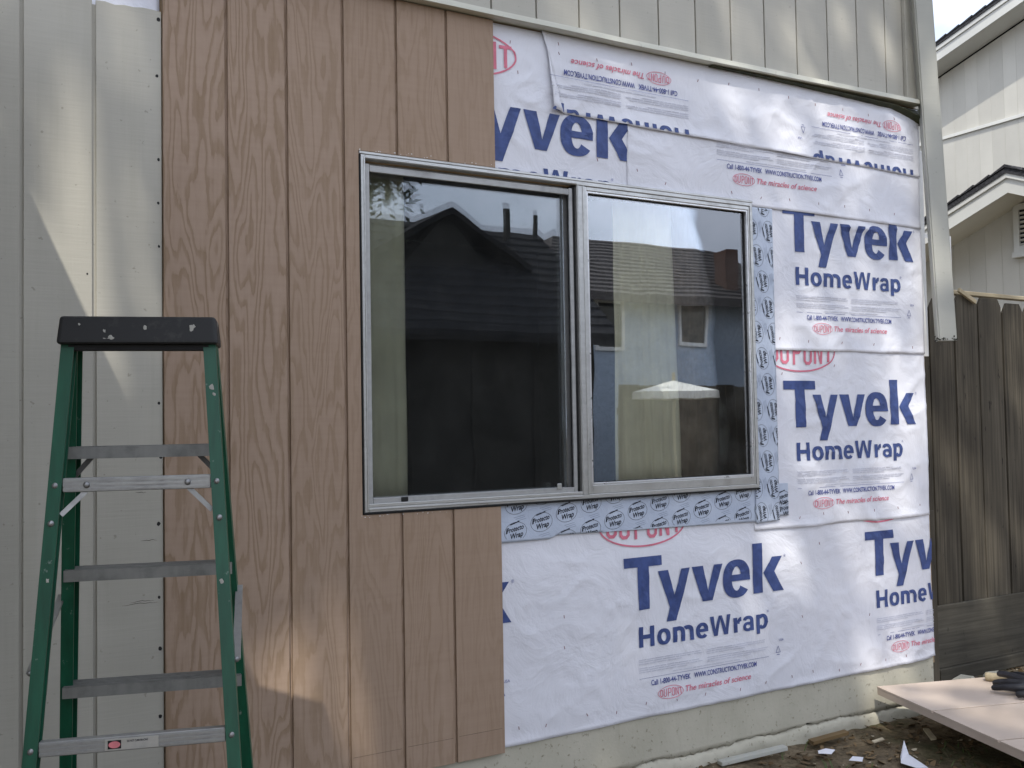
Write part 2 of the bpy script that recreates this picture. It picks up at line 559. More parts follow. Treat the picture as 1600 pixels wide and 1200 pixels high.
# ------------------------------------------------------------------ the setting: ground
xs = sorted(set([-70, -40, -24, -15, -10, -7, -5, -3.5, -2.4, -1.5, -0.8, -0.2, 0.4, 1.0, 1.5]
                + [1.8 + i * 0.035 for i in range(92)] + [5.1, 5.4, 5.8, 6.4, 7.2, 8.5, 10, 13, 17, 24, 40, 70]))
ys = sorted(set([-70, -45, -30, -22, -17, -13, -10, -7.5, -5.5, -4, -3, -2.2, -1.7]
                + [-1.4 + i * 0.035 for i in range(60)] + [0.8, 1.1, 1.6, 2.4, 3.6, 5.5, 8, 12, 20, 40, 70]))
gv, gf = [], []
for y in ys:
    for x in xs:
        near = sstep(-2.2, -1.2, y) * (1 - sstep(0.5, 1.2, y)) * sstep(1.2, 2.0, x) * (1 - sstep(4.9, 5.6, x))
        z = 0.040 + near * (0.018 * nz(x * 2.3, y * 2.3) + 0.010 * nz(x * 7, y * 7, 4) + 0.006 * nz(x * 17, y * 17, 9))
        gv.append((x, y, z - 0.02 * sstep(0.2, 0.5, y) * near))
nx = len(xs)
for j in range(len(ys) - 1):
    for i in range(nx - 1):
        gf.append((j * nx + i, j * nx + i + 1, (j + 1) * nx + i + 1, (j + 1) * nx + i))
ground = from_pd('ground', gv, gf, M['ground'], smooth=True)
tag(ground, kind='structure')

# ------------------------------------------------------------------ the house
house = empty('house', (1.5, 0.0, 0.04),
              'grey-painted house wall stripped below its belly band around a sliding window', 'house')
HX1 = 3.690
# sheathing with the window opening
OX0, OX1, OZ0, OZ1 = 0.69, 2.505, 1.215, 2.440
bm = bmesh.new()
add_box(bm, -1.6, OX0, 0.0, 0.12, 0.27, 3.06)
add_box(bm, OX1, HX1, 0.0, 0.12, 0.27, 3.06)
add_box(bm, OX0 - .002, OX1 + .002, 0.0, 0.12, 0.27, OZ0)
add_box(bm, OX0 - .002, OX1 + .002, 0.0, 0.12, OZ1, 3.06)
from_bm('sheathing', bm, simple('plywood_sheathing', (0.36, 0.26, 0.16), 0.8, 0.2), house)
box('upper_wall', -1.6, HX1 - .01, 0.0, 0.12, 3.062, 5.6, M['upper'], house)
box('side_wall', HX1 - .13, HX1 - .002, 0.121, 8.0, 0.0, 5.6, M['upper'], house)
prism('roof', [(-0.45, 5.45), (4.0, 7.2), (8.4, 5.45), (8.4, 5.6), (4.0, 7.38), (-0.45, 5.6)], -1.8, 4.0,
      M['shade_roof'], house, axis='x')


def nail_disc(parent, x, z, y, r=0.0042):
    bm = bmesh.new()
    c = [bm.verts.new((x + r * math.cos(t) * random.uniform(.8, 1.1), y, z + r * math.sin(t) * random.uniform(.8, 1.4)))
         for t in [k * math.pi / 3.5 for k in range(7)]]
    d = [bm.verts.new((v.co.x, y + 0.004, v.co.z)) for v in c]
    bm.faces.new(c)
    for i in range(7):
        bm.faces.new((c[i], c[(i + 1) % 7], d[(i + 1) % 7], d[i]))
    from_bm('nail', bm, M['gasket_gap'], parent)


# old siding left of the new panel
box('siding_backing', -1.6, -0.002, -0.013, -0.001, 0.10, 2.83, M['old'], house)
for k in range(-7, 0):
    x0, x1 = k * U + 0.0055, (k + 1) * U - (0.0055 if k < -1 else 0.0015)
    bm = bmesh.new()
    top = 2.842
    pts = [(x0, 0.09), (x1, 0.09), (x1, 1.5), (x1, top)]
    n = 7
    pts += [(x1 + (x0 - x1) * i / n, top + random.uniform(-.004, .004)) for i in range(1, n)] + [(x0, top)]
    add_prism(bm, pts, -0.021, -0.0128, 0.0014)
    o = from_bm('siding_board', bm, M['old'], house)
    if k == -1:
        for z in (2.815, 2.63, 2.36, 2.22, 2.08, 1.76, 1.58, 1.41, 1.20, 0.97, 0.81, 0.60, 0.41, 0.20):
            nail_disc(o, -0.012 + random.uniform(-.004, .004), z, -0.0214, random.uniform(.0040, .0066))
        for (xa, xb, z) in ((-0.125, -0.018, 0.955), (-0.10, -0.03, 0.962), (-0.07, -0.02, 1.150), (-0.085, -0.052, 1.30)):
            bm = bmesh.new()
            nn = 8
            lo = [bm.verts.new((xa + (xb - xa) * i / nn, -0.0213, z + 0.004 * nz(i * .7, z * 9))) for i in range(nn + 1)]
            hi = [bm.verts.new((v.co.x, -0.0213, v.co.z + 0.0012 * math.sin(math.pi * i / nn) + .0003)) for i, v in enumerate(lo)]
            for i in range(nn): bm.faces.new((lo[i], lo[i + 1], hi[i + 1], hi[i]))
            from_bm('paint_crack', bm, M['gasket_gap'], o)
    if k == -2:
        for z in (0.16, 1.98):
            nail_disc(o, -0.22 + random.uniform(-.004, .004), z, -0.0214, 0.003)

# upper siding
for k in range(-7, 18):
    x0, x1 = k * U + 0.0036, (k + 1) * U - 0.0036
    if k == 17: x1 = 3.580
    bm = bmesh.new()
    add_box(bm, x0, x1, -0.016, -0.0005, 3.062 + random.uniform(-.002, .002), 5.5, 0.0013)
    from_bm('siding_board', bm, M['upper'], house)
box('corner_trim', 3.585, 3.662, -0.034, -0.0005, 3.085, 5.5, M['upper'], house, 0.002)
box('corner_trim', 3.664, 3.712, -0.030, 0.07, 3.10, 5.5, M['trim'], house, 0.002)

# belly band: sloped top, drip edge, sagging slightly to the right
bm = bmesh.new()
prev = None
N = 40
for i in range(N + 1):
    x = -1.6 + (3.66 + 1.6) * i / N
    w = 0.0025 * nz(x * 3.0, 2.0)
    s = 0.012 * max(0.0, (x - 2.2) / 1.5)
    zt = 3.068 + w + s
    zb = 3.030 + w + s
    zb += 0.014
    prof = [(-0.0170, zt + 0.006), (-0.068, zt - 0.003), (-0.070, zb), (-0.062, zb - 0.001), (-0.0005, zb + 0.004), (-0.0005, zt + 0.003), (-0.0170, zt + .004)]
    ring = [bm.verts.new((x, y, z)) for y, z in prof]
    if prev:
        for a in range(len(ring)):
            b = (a + 1) % len(ring)
            bm.faces.new((prev[a], ring[a], ring[b], prev[b]))
    else:
        bm.faces.new(ring)
    prev = ring
bm.faces.new(prev[::-1])
from_bm('belly_band', bm, M['trim'], house)
# bent dark flashing below the band's right end
bm = bmesh.new()
prev = None
for i in range(25):
    t = i / 24
    x = 2.30 + 1.415 * t
    d = 0.002 + 0.040 * t ** 1.6
    zt = 3.042 + 0.010 * max(0, (x - 2.2) / 1.5)
    e = 0.005 + 0.030 * t + 0.004 * nz(x * 9, 1)
    sag = 0.05 * max(0.0, (t - 0.85) / 0.15)
    pts = [(-0.010, zt + 0.001), (-0.040 - e * .5, zt - d * .55 - sag), (-0.041 - e * .5, zt - d * .55 - .003 - sag), (-0.012, zt - d - sag)]
    ring = [bm.verts.new((x, y, z)) for y, z in pts]
    if prev:
        for a in range(4):
            b = (a + 1) % 4
            bm.faces.new((prev[a], ring[a], ring[b], prev[b]))
    else:
        bm.faces.new(ring)
    prev = ring
bm.faces.new(prev[::-1])
from_bm('flashing', bm, simple('dark_flashing', (0.045, 0.05, 0.025), 0.7, 0.3, var=0.4), house)

# foundation below the wrap: smooth painted upper part, rough footing lip below
bm = bmesh.new()
NX, NZ = 420, 10
V = []
for j in range(NZ + 1):
    for i in range(NX + 1):
        x = -1.6 + (HX1 - 0.012 + 1.6) * i / NX
        z = 0.102 + (0.30 - 0.102) * j / NZ
        y = -0.0035 + 0.0012 * nz(x * 6, z * 6) + 0.0006 * nz(x * 25, z * 25)
        if j == 0: z += 0.016 * nz(x * 5, 3.3) + 0.012 * nz(x * 19, 1.1) + 0.008 * nz(x * 47, 2.1)
        V.append(bm.verts.new((x, y, z)))
for j in range(NZ):
    for i in range(NX):
        a = j * (NX + 1) + i
        bm.faces.new((V[a], V[a + 1], V[a + NX + 2], V[a + NX + 1]))
back = [bm.verts.new((V[i].co.x, 0.03, V[i].co.z)) for i in range(NX + 1)]
for i in range(NX):
    bm.faces.new((V[i], back[i], back[i + 1], V[i + 1]))
rb = [bm.verts.new((V[(j + 1) * (NX + 1) - 1].co.x, 0.03, V[(j + 1) * (NX + 1) - 1].co.z)) for j in range(NZ + 1)]
for j in range(NZ):
    bm.faces.new((V[(j + 1) * (NX + 1) - 1], rb[j], rb[j + 1], V[(j + 2) * (NX + 1) - 1]))
from_bm('foundation', bm, M['cement'], house, smooth=True)
bm = bmesh.new()
V = []
NX, NZ = 420, 8
for j in range(NZ + 1):
    for i in range(NX + 1):
        x = -1.6 + (HX1 - 0.03 + 1.6) * i / NX
        t = j / NZ
        z = -0.06 + (0.158 + 0.016 * nz(x * 5, 3.3) + 0.010 * nz(x * 21, 5) + 0.010 * nz(x * 53, 7)) * t
        y = -0.012 - 0.016 * (1 - t) - 0.010 * nz(x * 8, z * 9, 2) - 0.006 * nz(x * 27, z * 27) + (0.012 * (t > 0.95))
        V.append(bm.verts.new((x, y, z)))
for j in range(NZ):
    for i in range(NX):
        a = j * (NX + 1) + i
        bm.faces.new((V[a], V[a + 1], V[a + NX + 2], V[a + NX + 1]))
b1 = [bm.verts.new((V[NZ * (NX + 1) + i].co.x, 0.02, V[NZ * (NX + 1) + i].co.z)) for i in range(NX + 1)]
for i in range(NX):
    a = NZ * (NX + 1) + i
    bm.faces.new((V[a], V[a + 1], b1[i + 1], b1[i]))
from_bm('footing', bm, M['cement'], house, smooth=True)

box('crack_backing', -1.6, HX1 - 0.02, 0.031, 0.12, -0.1, 0.2695, M['gasket_gap'], house)  # black backing added so the gap over the footing reads as shade
# brown corner post and white corner board at the right end of the wall
box('corner_post', 3.692, 3.735, 0.004, 0.075, 0.06, 1.02, M['fence'], house, 0.002)
box('corner_board', 3.700, 3.772, 0.034, 0.050, 1.80, 2.86, M['white'], house, 0.002)

# projecting wing on the left, out of the picture: its eave throws the straight shadow edge
box('wing_wall', -1.60, -1.15, -2.5, -0.03, 0.02, 2.80, M['old'], house)
prism('wing_roof', [(-0.705, 2.90), (-0.705, 2.95), (-2.6, 3.66), (-2.6, 3.60)], -1.58, -0.04, M['shade_roof'], house)
prism('wing_roof', [(-0.612, 2.90), (-0.612, 2.95), (-2.6, 3.69), (-2.6, 3.63)], -2.75, -1.582, M['shade_roof'], house)

# ---- room behind the window
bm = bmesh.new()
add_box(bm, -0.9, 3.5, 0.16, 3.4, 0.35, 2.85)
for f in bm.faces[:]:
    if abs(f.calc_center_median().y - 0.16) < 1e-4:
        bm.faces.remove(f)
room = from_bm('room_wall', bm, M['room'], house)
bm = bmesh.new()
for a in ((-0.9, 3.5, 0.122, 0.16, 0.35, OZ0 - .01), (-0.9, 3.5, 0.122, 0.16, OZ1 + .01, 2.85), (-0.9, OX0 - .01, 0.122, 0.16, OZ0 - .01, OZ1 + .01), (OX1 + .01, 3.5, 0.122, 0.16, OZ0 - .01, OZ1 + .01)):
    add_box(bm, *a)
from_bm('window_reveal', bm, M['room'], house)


def curtain(name, x0, x1, y, amp, folds, mat, label, z0=1.0, z1=2.52, flare=0.0):
    vs, fs = [], []
    n, mz = folds * 8, 12
    for j in range(mz + 1):
        t = j / mz
        for i in range(n + 1):
            s = i / n
            x = x0 + (x1 - x0) * s + flare * (1 - t) * (s - 0.3) + 0.004 * nz(s * 7, t * 3)
            a = amp * (0.55 + 0.45 * nz(s * folds * .7, 4.1)) * (0.75 + .25 * (1 - t))
            yy = y + a * math.sin(s * folds * 2 * math.pi + 0.5 * nz(s * 4, t * 1.5) * 3) + 0.006 * nz(s * 9, t * 4, 3)
            vs.append((x, yy, z0 + (z1 - z0) * t))
    for j in range(mz):
        for i in range(n):
            a = j * (n + 1) + i
            fs.append((a, a + 1, a + n + 2, a + n + 1))
    o = from_pd(name, vs, fs, mat, smooth=True)
    so = o.modifiers.new('thickness', 'SOLIDIFY'); so.thickness = 0.0015
    tag(o, label, 'curtain')
    return o


curtain('curtain', 0.715, 0.893, 0.098, 0.006, 4, M['curtain'], 'dim olive curtain hanging behind the left edge of the screened pane', z0=1.222, z1=2.434)
curtain('curtain', 1.855, 2.165, 0.098, 0.0125, 7, M['curtain'], 'cream pleated curtain hanging in the middle of the right pane', z0=1.222, z1=2.434, flare=0.04)
curtain('curtain', 2.425, 2.50, 0.092, 0.006, 2, M['curtain'], 'narrow pale curtain edge at the right side of the right pane', z0=1.222, z1=2.434)
curtain('curtain', 2.17, 2.44, 0.125, 0.010, 8, M['curtain_dark'], 'dark brown pleated curtain between the two cream curtains', z0=1.222, z1=2.434)

# ---- window
win = None
WX0, WX1, WZ0, WZ1 = 0.673, 2.5245, 1.194, 2.459
MX0, MX1 = 1.588, 1.630


def bars(name, rects, mat, parent, bev=0.0015):
    bm = bmesh.new()
    for r in rects:
        add_box(bm, *r, bev)
    return from_bm(name, bm, mat, parent)


win = bars('window', [(WX0, WX0 + 0.016, -0.031, 0.07, WZ0, WZ1),
                      (WX1 - 0.014, WX1, -0.031, 0.07, WZ0, WZ1),
                      (WX0 + 0.0165, WX1 - 0.0145, -0.031, 0.07, WZ1 - 0.016, WZ1),
                      (WX0 + 0.0165, WX1 - 0.0145, -0.031, 0.07, WZ0, WZ0 + 0.016),
                      (MX0, MX1 - 0.006, -0.029, 0.06, WZ0 + 0.0165, WZ1 - 0.0165)], M['alu'], house)
win['label'] = 'aluminium two-light sliding window frame'
# outer lip, black at left and foot to paint the gap's shade; raised bead
bars('frame_lip', [(WX0 - 0.006, WX0 - 0.0004, -0.031, -0.022, WZ0 - 0.004, WZ1 + 0.0003)], M['gasket_gap'], win)
bars('frame_lip', [(WX0 - 0.006, WX1 + 0.002, -0.0325, -0.0225, WZ1 + 0.0005, WZ1 + 0.010)], M['alu'], win)
bars('frame_lip', [(WX0 - 0.006, WX1 + 0.002, -0.0335, -0.0150, WZ0 - 0.0075, WZ0 - 0.0005)], M['gasket_gap'], win)
bars('frame_bead', [(WX0 + 0.010, WX0 + 0.015, -0.0345, -0.0312, WZ0 + 0.008, WZ1 - 0.008), (WX0 + 0.0152, MX0, -0.0345, -0.0312, WZ1 - 0.0135, WZ1 - 0.0085), (WX0 + 0.0152, MX0, -0.0345, -0.0312, WZ0 + 0.008, WZ0 + 0.0125),
                    (MX0 + 0.002, MX0 + 0.008, -0.0325, -0.0292, WZ0 + 0.0170, WZ1 - 0.0170), (MX1 - 0.015, MX1 - 0.008, -0.0325, -0.0292, WZ0 + 0.0170, WZ1 - 0.0170)], M['alu'], win, 0.001)
# left light: sash behind, insect screen in front
LX0, LX1 = WX0 + 0.0165, MX0 - 0.0005
ZB, ZT = WZ0 + 0.0168, WZ1 - 0.0168
bars('track', [(LX0, LX1, -0.030, -0.020, ZB, ZB + 0.012)], M['alu'], win)
bars('screen_frame', [(LX0 + 0.004, LX0 + 0.020, -0.018, -0.008, ZB + 0.004, ZT - 0.012),
                      (LX1 - 0.030, LX1 - 0.014, -0.018, -0.008, ZB + 0.004, ZT - 0.012),
                      (LX0 + 0.0205, LX1 - 0.0305, -0.018, -0.008, ZT - 0.040, ZT - 0.016),
                      (LX0 + 0.0205, LX1 - 0.0305, -0.018, -0.008, ZB + 0.006, ZB + 0.030)], M['alu_dark'], win)
bars('gasket_gap', [(LX1 - 0.0135, LX1, -0.012, 0.02, ZB, ZT)], M['gasket_gap'], win)  # black fill painting the shaded recess between screen frame and mullion
bars('screen_tab', [(1.475, 1.495, -0.024, -0.0185, ZB + 0.026, ZB + 0.048)], M['alu'], win, 0.002)
bars('screen_tab', [(0.815, 0.842, -0.024, -0.0185, ZB + 0.014, ZB + 0.030)], M['gasket_gap'], win, 0.002)
# warped splinter of the lower screen spline
bars('sash_frame', [(LX0 + 0.002, LX0 + 0.026, 0.014, 0.034, ZB, ZT), (LX1 - 0.040, LX1 - 0.014, 0.022, 0.042, ZB, ZT),
                    (LX0 + 0.0265, LX1 - 0.0405, 0.014, 0.034, ZT - 0.03, ZT), (LX0 + 0.0265, LX1 - 0.0405, 0.014, 0.034, ZB, ZB + 0.03)], M['alu_dark'], win)
bm = bmesh.new()
sx0, sx1, sz0, sz1 = LX0 + 0.0202, LX1 - 0.0302, ZB + 0.0295, ZT - 0.0395
vs = [bm.verts.new(p) for p in ((sx0, -0.013, sz0), (sx1, -0.013, sz0), (sx1, -0.013, sz1), (sx0, -0.013, sz1))]
bm.faces.new(vs)
o = from_bm('insect_screen', bm, M['screen'], win)
bars('pane', [(LX0 + 0.024, LX1 - 0.038, 0.0175, 0.0205, ZB + 0.028, ZT - 0.028)], M['glass_left'], win, 0)
bm = bmesh.new()      # second pane of the old double glazing, bowed out of parallel
for v in add_box(bm, LX0 + 0.024, LX1 - 0.038, 0.0, 0.003, ZB + 0.028, ZT - 0.028):
    v.co.y += 0.0340 - 0.0060 * (v.co.z - ZB) / (ZT - ZB)
from_bm('pane', bm, M['glass_left'], win)
# right light: fixed, bright bead
RX0, RX1 = MX1 - 0.0055, WX1 - 0.0145
bars('sash_frame', [(RX0, RX0 + 0.014, -0.026, 0.03, ZB, ZT), (RX1 - 0.006, RX1, -0.026, 0.03, ZB, ZT),
                    (RX0 + 0.0145, RX1 - 0.0065, -0.026, 0.03, ZT - 0.016, ZT), (RX0 + 0.0145, RX1 - 0.0065, -0.026, 0.03, ZB, ZB + 0.034)], M['alu'], win)
bars('glazing_bead', [(RX0 + 0.0145, RX0 + 0.022, -0.022, -0.004, ZB + 0.0345, ZT - 0.0165), (RX1 - 0.013, RX1 - 0.0065, -0.022, -0.004, ZB + 0.0345, ZT - 0.0165),
                      (RX0 + 0.0225, RX1 - 0.0135, -0.022, -0.004, ZT - 0.024, ZT - 0.0165), (RX0 + 0.0225, RX1 - 0.0135, -0.022, -0.004, ZB + 0.0345, ZB + 0.043)], M['bright_alu'], win, 0.001)
bars('gasket_gap', [(RX0 + 0.022, RX0 + 0.025, -0.006, 0.004, ZB + 0.0425, ZT - 0.024), (RX1 - 0.019, RX1 - 0.013, -0.006, 0.004, ZB + 0.0425, ZT - 0.024),
                (RX0 + 0.0255, RX1 - 0.0195, -0.006, 0.004, ZT - 0.0275, ZT - 0.0245), (RX0 + 0.0255, RX1 - 0.0195, -0.006, 0.004, ZB + 0.043, ZB + 0.0455)], M['gasket_gap'], win, 0)
bars('pane', [(RX0 + 0.020, RX1 - 0.012, -0.001, 0.003, ZB + 0.036, ZT - 0.020)], M['glass_right'], win, 0)

# ------------------------------------------------------------------ new brown siding panel
panel = empty('siding_panel', (0.61, -0.02, 0.27),
              'new brown wood-grain siding panel with vertical grooves, cut around the window', 'siding panel')
PZ0, PZ1 = 0.270, 3.0415
cx, cz0, cz1 = WX0 - 0.0075, WZ0 - 0.0085, WZ1 + 0.0115
prism('panel_core', [(0.0012, PZ0 + .001), (1.2175, PZ0 + .001), (1.2175, cz0 - .001), (cx - .001, cz0 - .001), (cx - .001, cz1 + .001), (1.2175, cz1 + .001), (1.2175, PZ1), (0.0012, PZ1)],
      -0.0185, -0.0160, M['brown'], panel)


def bboard(poly, strength):
    bm = bmesh.new()
    add_prism(bm, poly, -0.0290, -0.0183, 0.0013)
    o = from_bm('siding_board', bm, M['brown'], panel)
    o.color = (strength, strength, strength, 1)
    return o


G = 0.0054
stg = [0.95, 0.9, 0.6, 0.30, 0.35, 0.12]
for k in range(6):
    x0 = k * U + (G if k else 0.0018)
    x1 = (k + 1) * U - (G if k < 5 else 0.0010)
    if k < 3:
        bboard([(x0, PZ0), (x1, PZ0), (x1, PZ1), (x0, PZ1)], stg[k])
    elif k == 3:
        bboard([(x0, PZ0), (x1, PZ0), (x1, cz0), (cx, cz0), (cx, cz1), (x1, cz1), (x1, PZ1), (x0, PZ1)], stg[k])
    else:
        bboard([(x0, cz1), (x1, cz1), (x1, PZ1), (x0, PZ1)], stg[k])
        bboard([(x0, PZ0), (x1, PZ0), (x1, cz0), (x0, cz0)], stg[k])
# pencil line near the foot of the panel, and crumbs of filler along the window cut
bm = bmesh.new()
for k in range(3, 6):
    add_box(bm, k * U + 0.012, (k + 1) * U - 0.012, -0.0296, -0.0288, 0.352 + .002 * k, 0.3535 + .002 * k)
from_bm('pencil_line', bm, simple('pencil', (0.19, 0.14, 0.10), 0.8, 0.2), panel)
bm = bmesh.new()
for i in range(46):
    r = random.random()
    if r < 0.5: x, z = random.uniform(0.66, 1.21), cz1 + abs(random.gauss(0, .006)) + .002
    elif r < 0.8: x, z = random.uniform(0.66, 1.0), cz0 - abs(random.gauss(0, .005)) - .002
    else: continue
    a = random.uniform(.0008, .0022)
    add_box(bm, x - a * random.uniform(.6, 2), x + a, -0.0298, -0.0285, z - a * .6, z + a * .6)
o = from_bm('filler_crumbs', bm, M['white'], panel)
o['kind'] = 'stuff'

# ------------------------------------------------------------------ house wrap
def wr(x, z):
    d = max(0.62 - x, x - 2.70, 1.04 - z, z - 2.47)
    mk = sstep(0.0, 0.16, d) * sstep(1.215, 1.34, x) * (1 - 0.6 * sstep(3.58, 3.68, x)) * (1 - 0.7 * sstep(2.97, 3.03, z))
    mk *= 0.35 + 0.65 * sstep(0.28, 0.38, z)
    a = nz(x * 1.5 + z * 1.1, z * 2.4 - x * 0.9, 3.1)
    b = nz(x * 3.1 + z * 2.6, z * 4.7 - x * 2.0, 7.7)
    c = 1.0 - min(1.0, abs(nz(x * 2.3 + z * 2.9, z * 3.4 - x * 2.6, 12.3)) * 3.2)
    e = 1.0 - min(1.0, abs(nz(x * 4.6 - z * 3.0, z * 6.5 + x * 2.1, 21.3)) * 3.6)
    f = nz(x * 13, z * 13, 5.0)
    g = 1.0 - min(1.0, abs(nz(x * 5.5 + z * 7.0, z * 3.0 - x * 3.4, 31.0)) * 5.0)
    q = 1.0 - min(1.0, abs(nz(x * 9.5 - z * 4.0, z * 11 + x * 6, 44.0)) * 4.5)
    h = 0.0085 * (a * 0.5 + 0.5) + 0.0045 * (b * .5 + .5) + 0.0085 * c ** 3 * (0.5 + a) + 0.0062 * e ** 3 * (0.5 + b) + 0.0046 * g ** 3 * (0.35 + a) + 0.0022 * q ** 3 + 0.0008 * (f * .5 + .5)
    return max(0.0, h) * mk


class Sheet:
    def __init__(self, name, layer, xl, xr, zb, zt, label, curl=0.0, lx=None, seed=0):
        self.layer, self.curl = layer, curl
        self.xl = xl if callable(xl) else (lambda z: xl)
        self.xr = xr if callable(xr) else (lambda z: xr)
        self.zb = zb if callable(zb) else (lambda x: zb)
        self.zt = zt if callable(zt) else (lambda x: zt)
        self.seed = seed
        self.lx = lx
        xm0, xm1 = self.xl(2.0), self.xr(2.0)
        z0, z1 = self.zb((xm0 + xm1) / 2), self.zt((xm0 + xm1) / 2)
        nx_, nz_ = max(2, int((xm1 - xm0) / 0.014)), max(2, int((z1 - z0) / 0.014))
        vs, fs = [], []
        for j in range(nz_ + 1):
            t = j / nz_
            for i in range(nx_ + 1):
                s = i / nx_
                zg = z0 + (z1 - z0) * t
                x = self.xl(zg) + (self.xr(zg) - self.xl(zg)) * s
                z = self.zb(x) + (self.zt(x) - self.zb(x)) * t
                x = self.xl(z) + (self.xr(z) - self.xl(z)) * s
                vs.append((x, self.y(x, z), z))
        n1 = nx_ + 1
        for j in range(nz_):
            for i in range(nx_):
                a = j * n1 + i
                fs.append((a, a + 1, a + n1 + 1, a + n1))
        self.o = from_pd(name, vs, fs, M['wrap'], smooth=True)
        so = self.o.modifiers.new('thickness', 'SOLIDIFY')
        so.thickness = 0.0004; so.offset = -1.0
        tag(self.o, label, 'house wrap', 'lapped sheets of house wrap')
        self.bounds = (min(v[0] for v in vs), max(v[0] for v in vs), min(v[2] for v in vs), max(v[2] for v in vs))

    def y(self, x, z):
        e = 0.0
        if self.curl:
            d = z - self.zb(x)
            e = self.curl * max(0.0, 0.35 + nz(x * 4.2, self.seed * 3.7)) * max(0.0, 1 - d / 0.05) ** 2
            if self.lx:
                d2 = x - self.xl(z)
                e += self.lx * max(0.0, 0.4 + nz(z * 6, self.seed)) * max(0.0, 1 - d2 / 0.05) ** 2
        return -(0.0042 + 0.0031 * self.layer + wr(x, z) + e)


def text2d(s, size, bold=0.0, shear=0.0, width=1.0, space=1.0):
    cu = bpy.data.curves.new('txt', 'FONT')
    cu.body = s
    cu.size = size
    cu.offset = bold
    cu.shear = shear
    cu.space_character = space
    cu.resolution_u = 3
    ob = bpy.data.objects.new('txt', cu)
    me = bpy.data.meshes.new_from_object(ob)
    vs = [(v.co.x, v.co.y) for v in me.vertices]
    fs = [tuple(p.vertices) for p in me.polygons]
    bpy.data.objects.remove(ob)
    bpy.data.curves.remove(cu)
    bpy.data.meshes.remove(me)
    x0 = min(v[0] for v in vs); x1 = max(v[0] for v in vs)
    return [((v[0] - x0) * width, v[1]) for v in vs], fs, (x1 - x0) * width


_tc = {}


def text_fit(s, cap, width, bold=0.0, shear=0.0, space=1.0):
    """text with cap height `cap` stretched to total width `width`, baseline at 0"""
    key = (s, cap, width, bold, shear, space)
    if key not in _tc:
        vs, fs, w = text2d(s, cap / 0.70, bold, shear, 1.0, space)
        k = width / w
        _tc[key] = ([(x * k, y) for x, y in vs], fs)
    return _tc[key]


class Print:
    def __init__(self): self.v, self.f = [], []

    def add(self, vs, fs, T):
        b = len(self.v)
        self.k = (getattr(self, 'k', 0) + 1) % 5
        self.v += [(*T(x, z), self.k * 0.00007) for x, z in vs]
        self.f += [tuple(i + b for i in f) for f in fs]

    def poly(self, pts, T): self.add(pts, [tuple(range(len(pts)))], T)

    def ring(self, cx, cz, a, b, w, T, n=48, t0=0.0, t1=None):
        t1 = 2 * math.pi if t1 is None else t1
        vs = []
        for i in range(n + 1):
            t = t0 + (t1 - t0) * i / n
            vs += [(cx + a * math.cos(t), cz + b * math.sin(t)), (cx + (a - w) * math.cos(t), cz + (b - w) * math.sin(t))]
        self.add(vs, [(2 * i, 2 * i + 1, 2 * i + 3, 2 * i + 2) for i in range(n)], T)

    def rect(self, x0, x1, z0, z1, T): self.poly([(x0, z0), (x1, z0), (x1, z1), (x0, z1)], T)

    def build(self, name, mat, parent, yfun, bounds, eps=0.0009, grid=0.02, line=None):
        if not self.f: return None
        bm = bmesh.new()
        vs = [bm.verts.new((x, e, z)) for x, z, e in self.v]
        for f in self.f:
            try: bm.faces.new([vs[i] for i in f])
            except ValueError: pass
        x0, x1, z0, z1 = bounds

        def cut(co, no, clear):
            bmesh.ops.bisect_plane(bm, geom=bm.verts[:] + bm.edges[:] + bm.faces[:], dist=1e-6, plane_co=co, plane_no=no, clear_outer=clear)
        cut((x0, 0, 0), (-1, 0, 0), True); cut((x1, 0, 0), (1, 0, 0), True)
        cut((0, 0, z0), (0, 0, -1), True); cut((0, 0, z1), (0, 0, 1), True)
        if line: cut(*line, True)
        if not bm.faces:
            bm.free(); return None
        if grid:
            xa, xb = min(v.co.x for v in bm.verts), max(v.co.x for v in bm.verts)
            za, zb = min(v.co.z for v in bm.verts), max(v.co.z for v in bm.verts)
            g = math.ceil(xa / grid) * grid
            while g < xb:
                cut((g, 0, 0), (1, 0, 0), False); g += grid
            g = math.ceil(za / grid) * grid
            while g < zb:
                cut((0, 0, g), (0, 0, 1), False); g += grid
        for v in bm.verts:
            v.co.y = yfun(v.co.x, v.co.z) - eps - v.co.y
        me = bpy.data.meshes.new(name)
        for f in bm.faces:
            if f.normal.y > 0: f.normal_flip()
        bm.to_mesh(me); bm.free()
        return link(name, me, mat, parent)


# letter outlines of the big word, measured on the wall (metres from the T's lower left corner region)
def e_shape():
    cx_, cz_ = 0.604, 0.0785
    a, b, w = 0.078, 0.0825, 0.049
    pts_o, pts_i = [], []
    n = 40
    t0, t1 = math.radians(6), math.radians(322)
    vs, fs = [], []
    for i in range(n + 1):
        t = t0 + (t1 - t0) * i / n
        c, s = math.cos(t), math.sin(t)
        # slightly squared oval
        ex = 2.35
        r = (abs(c) ** ex + abs(s) ** ex) ** (-1 / ex)
        ai, bi = a - 0.0510, b - 0.030
        r2 = (abs(c) ** 2 + abs(s) ** 2) ** (-.5)
        vs += [(cx_ + a * r * c, cz_ + b * r * s), (cx_ + ai * r2 * c, cz_ + bi * r2 * s)]
    fs = [(2 * i, 2 * i + 1, 2 * i + 3, 2 * i + 2) for i in range(n)]
    return vs, fs


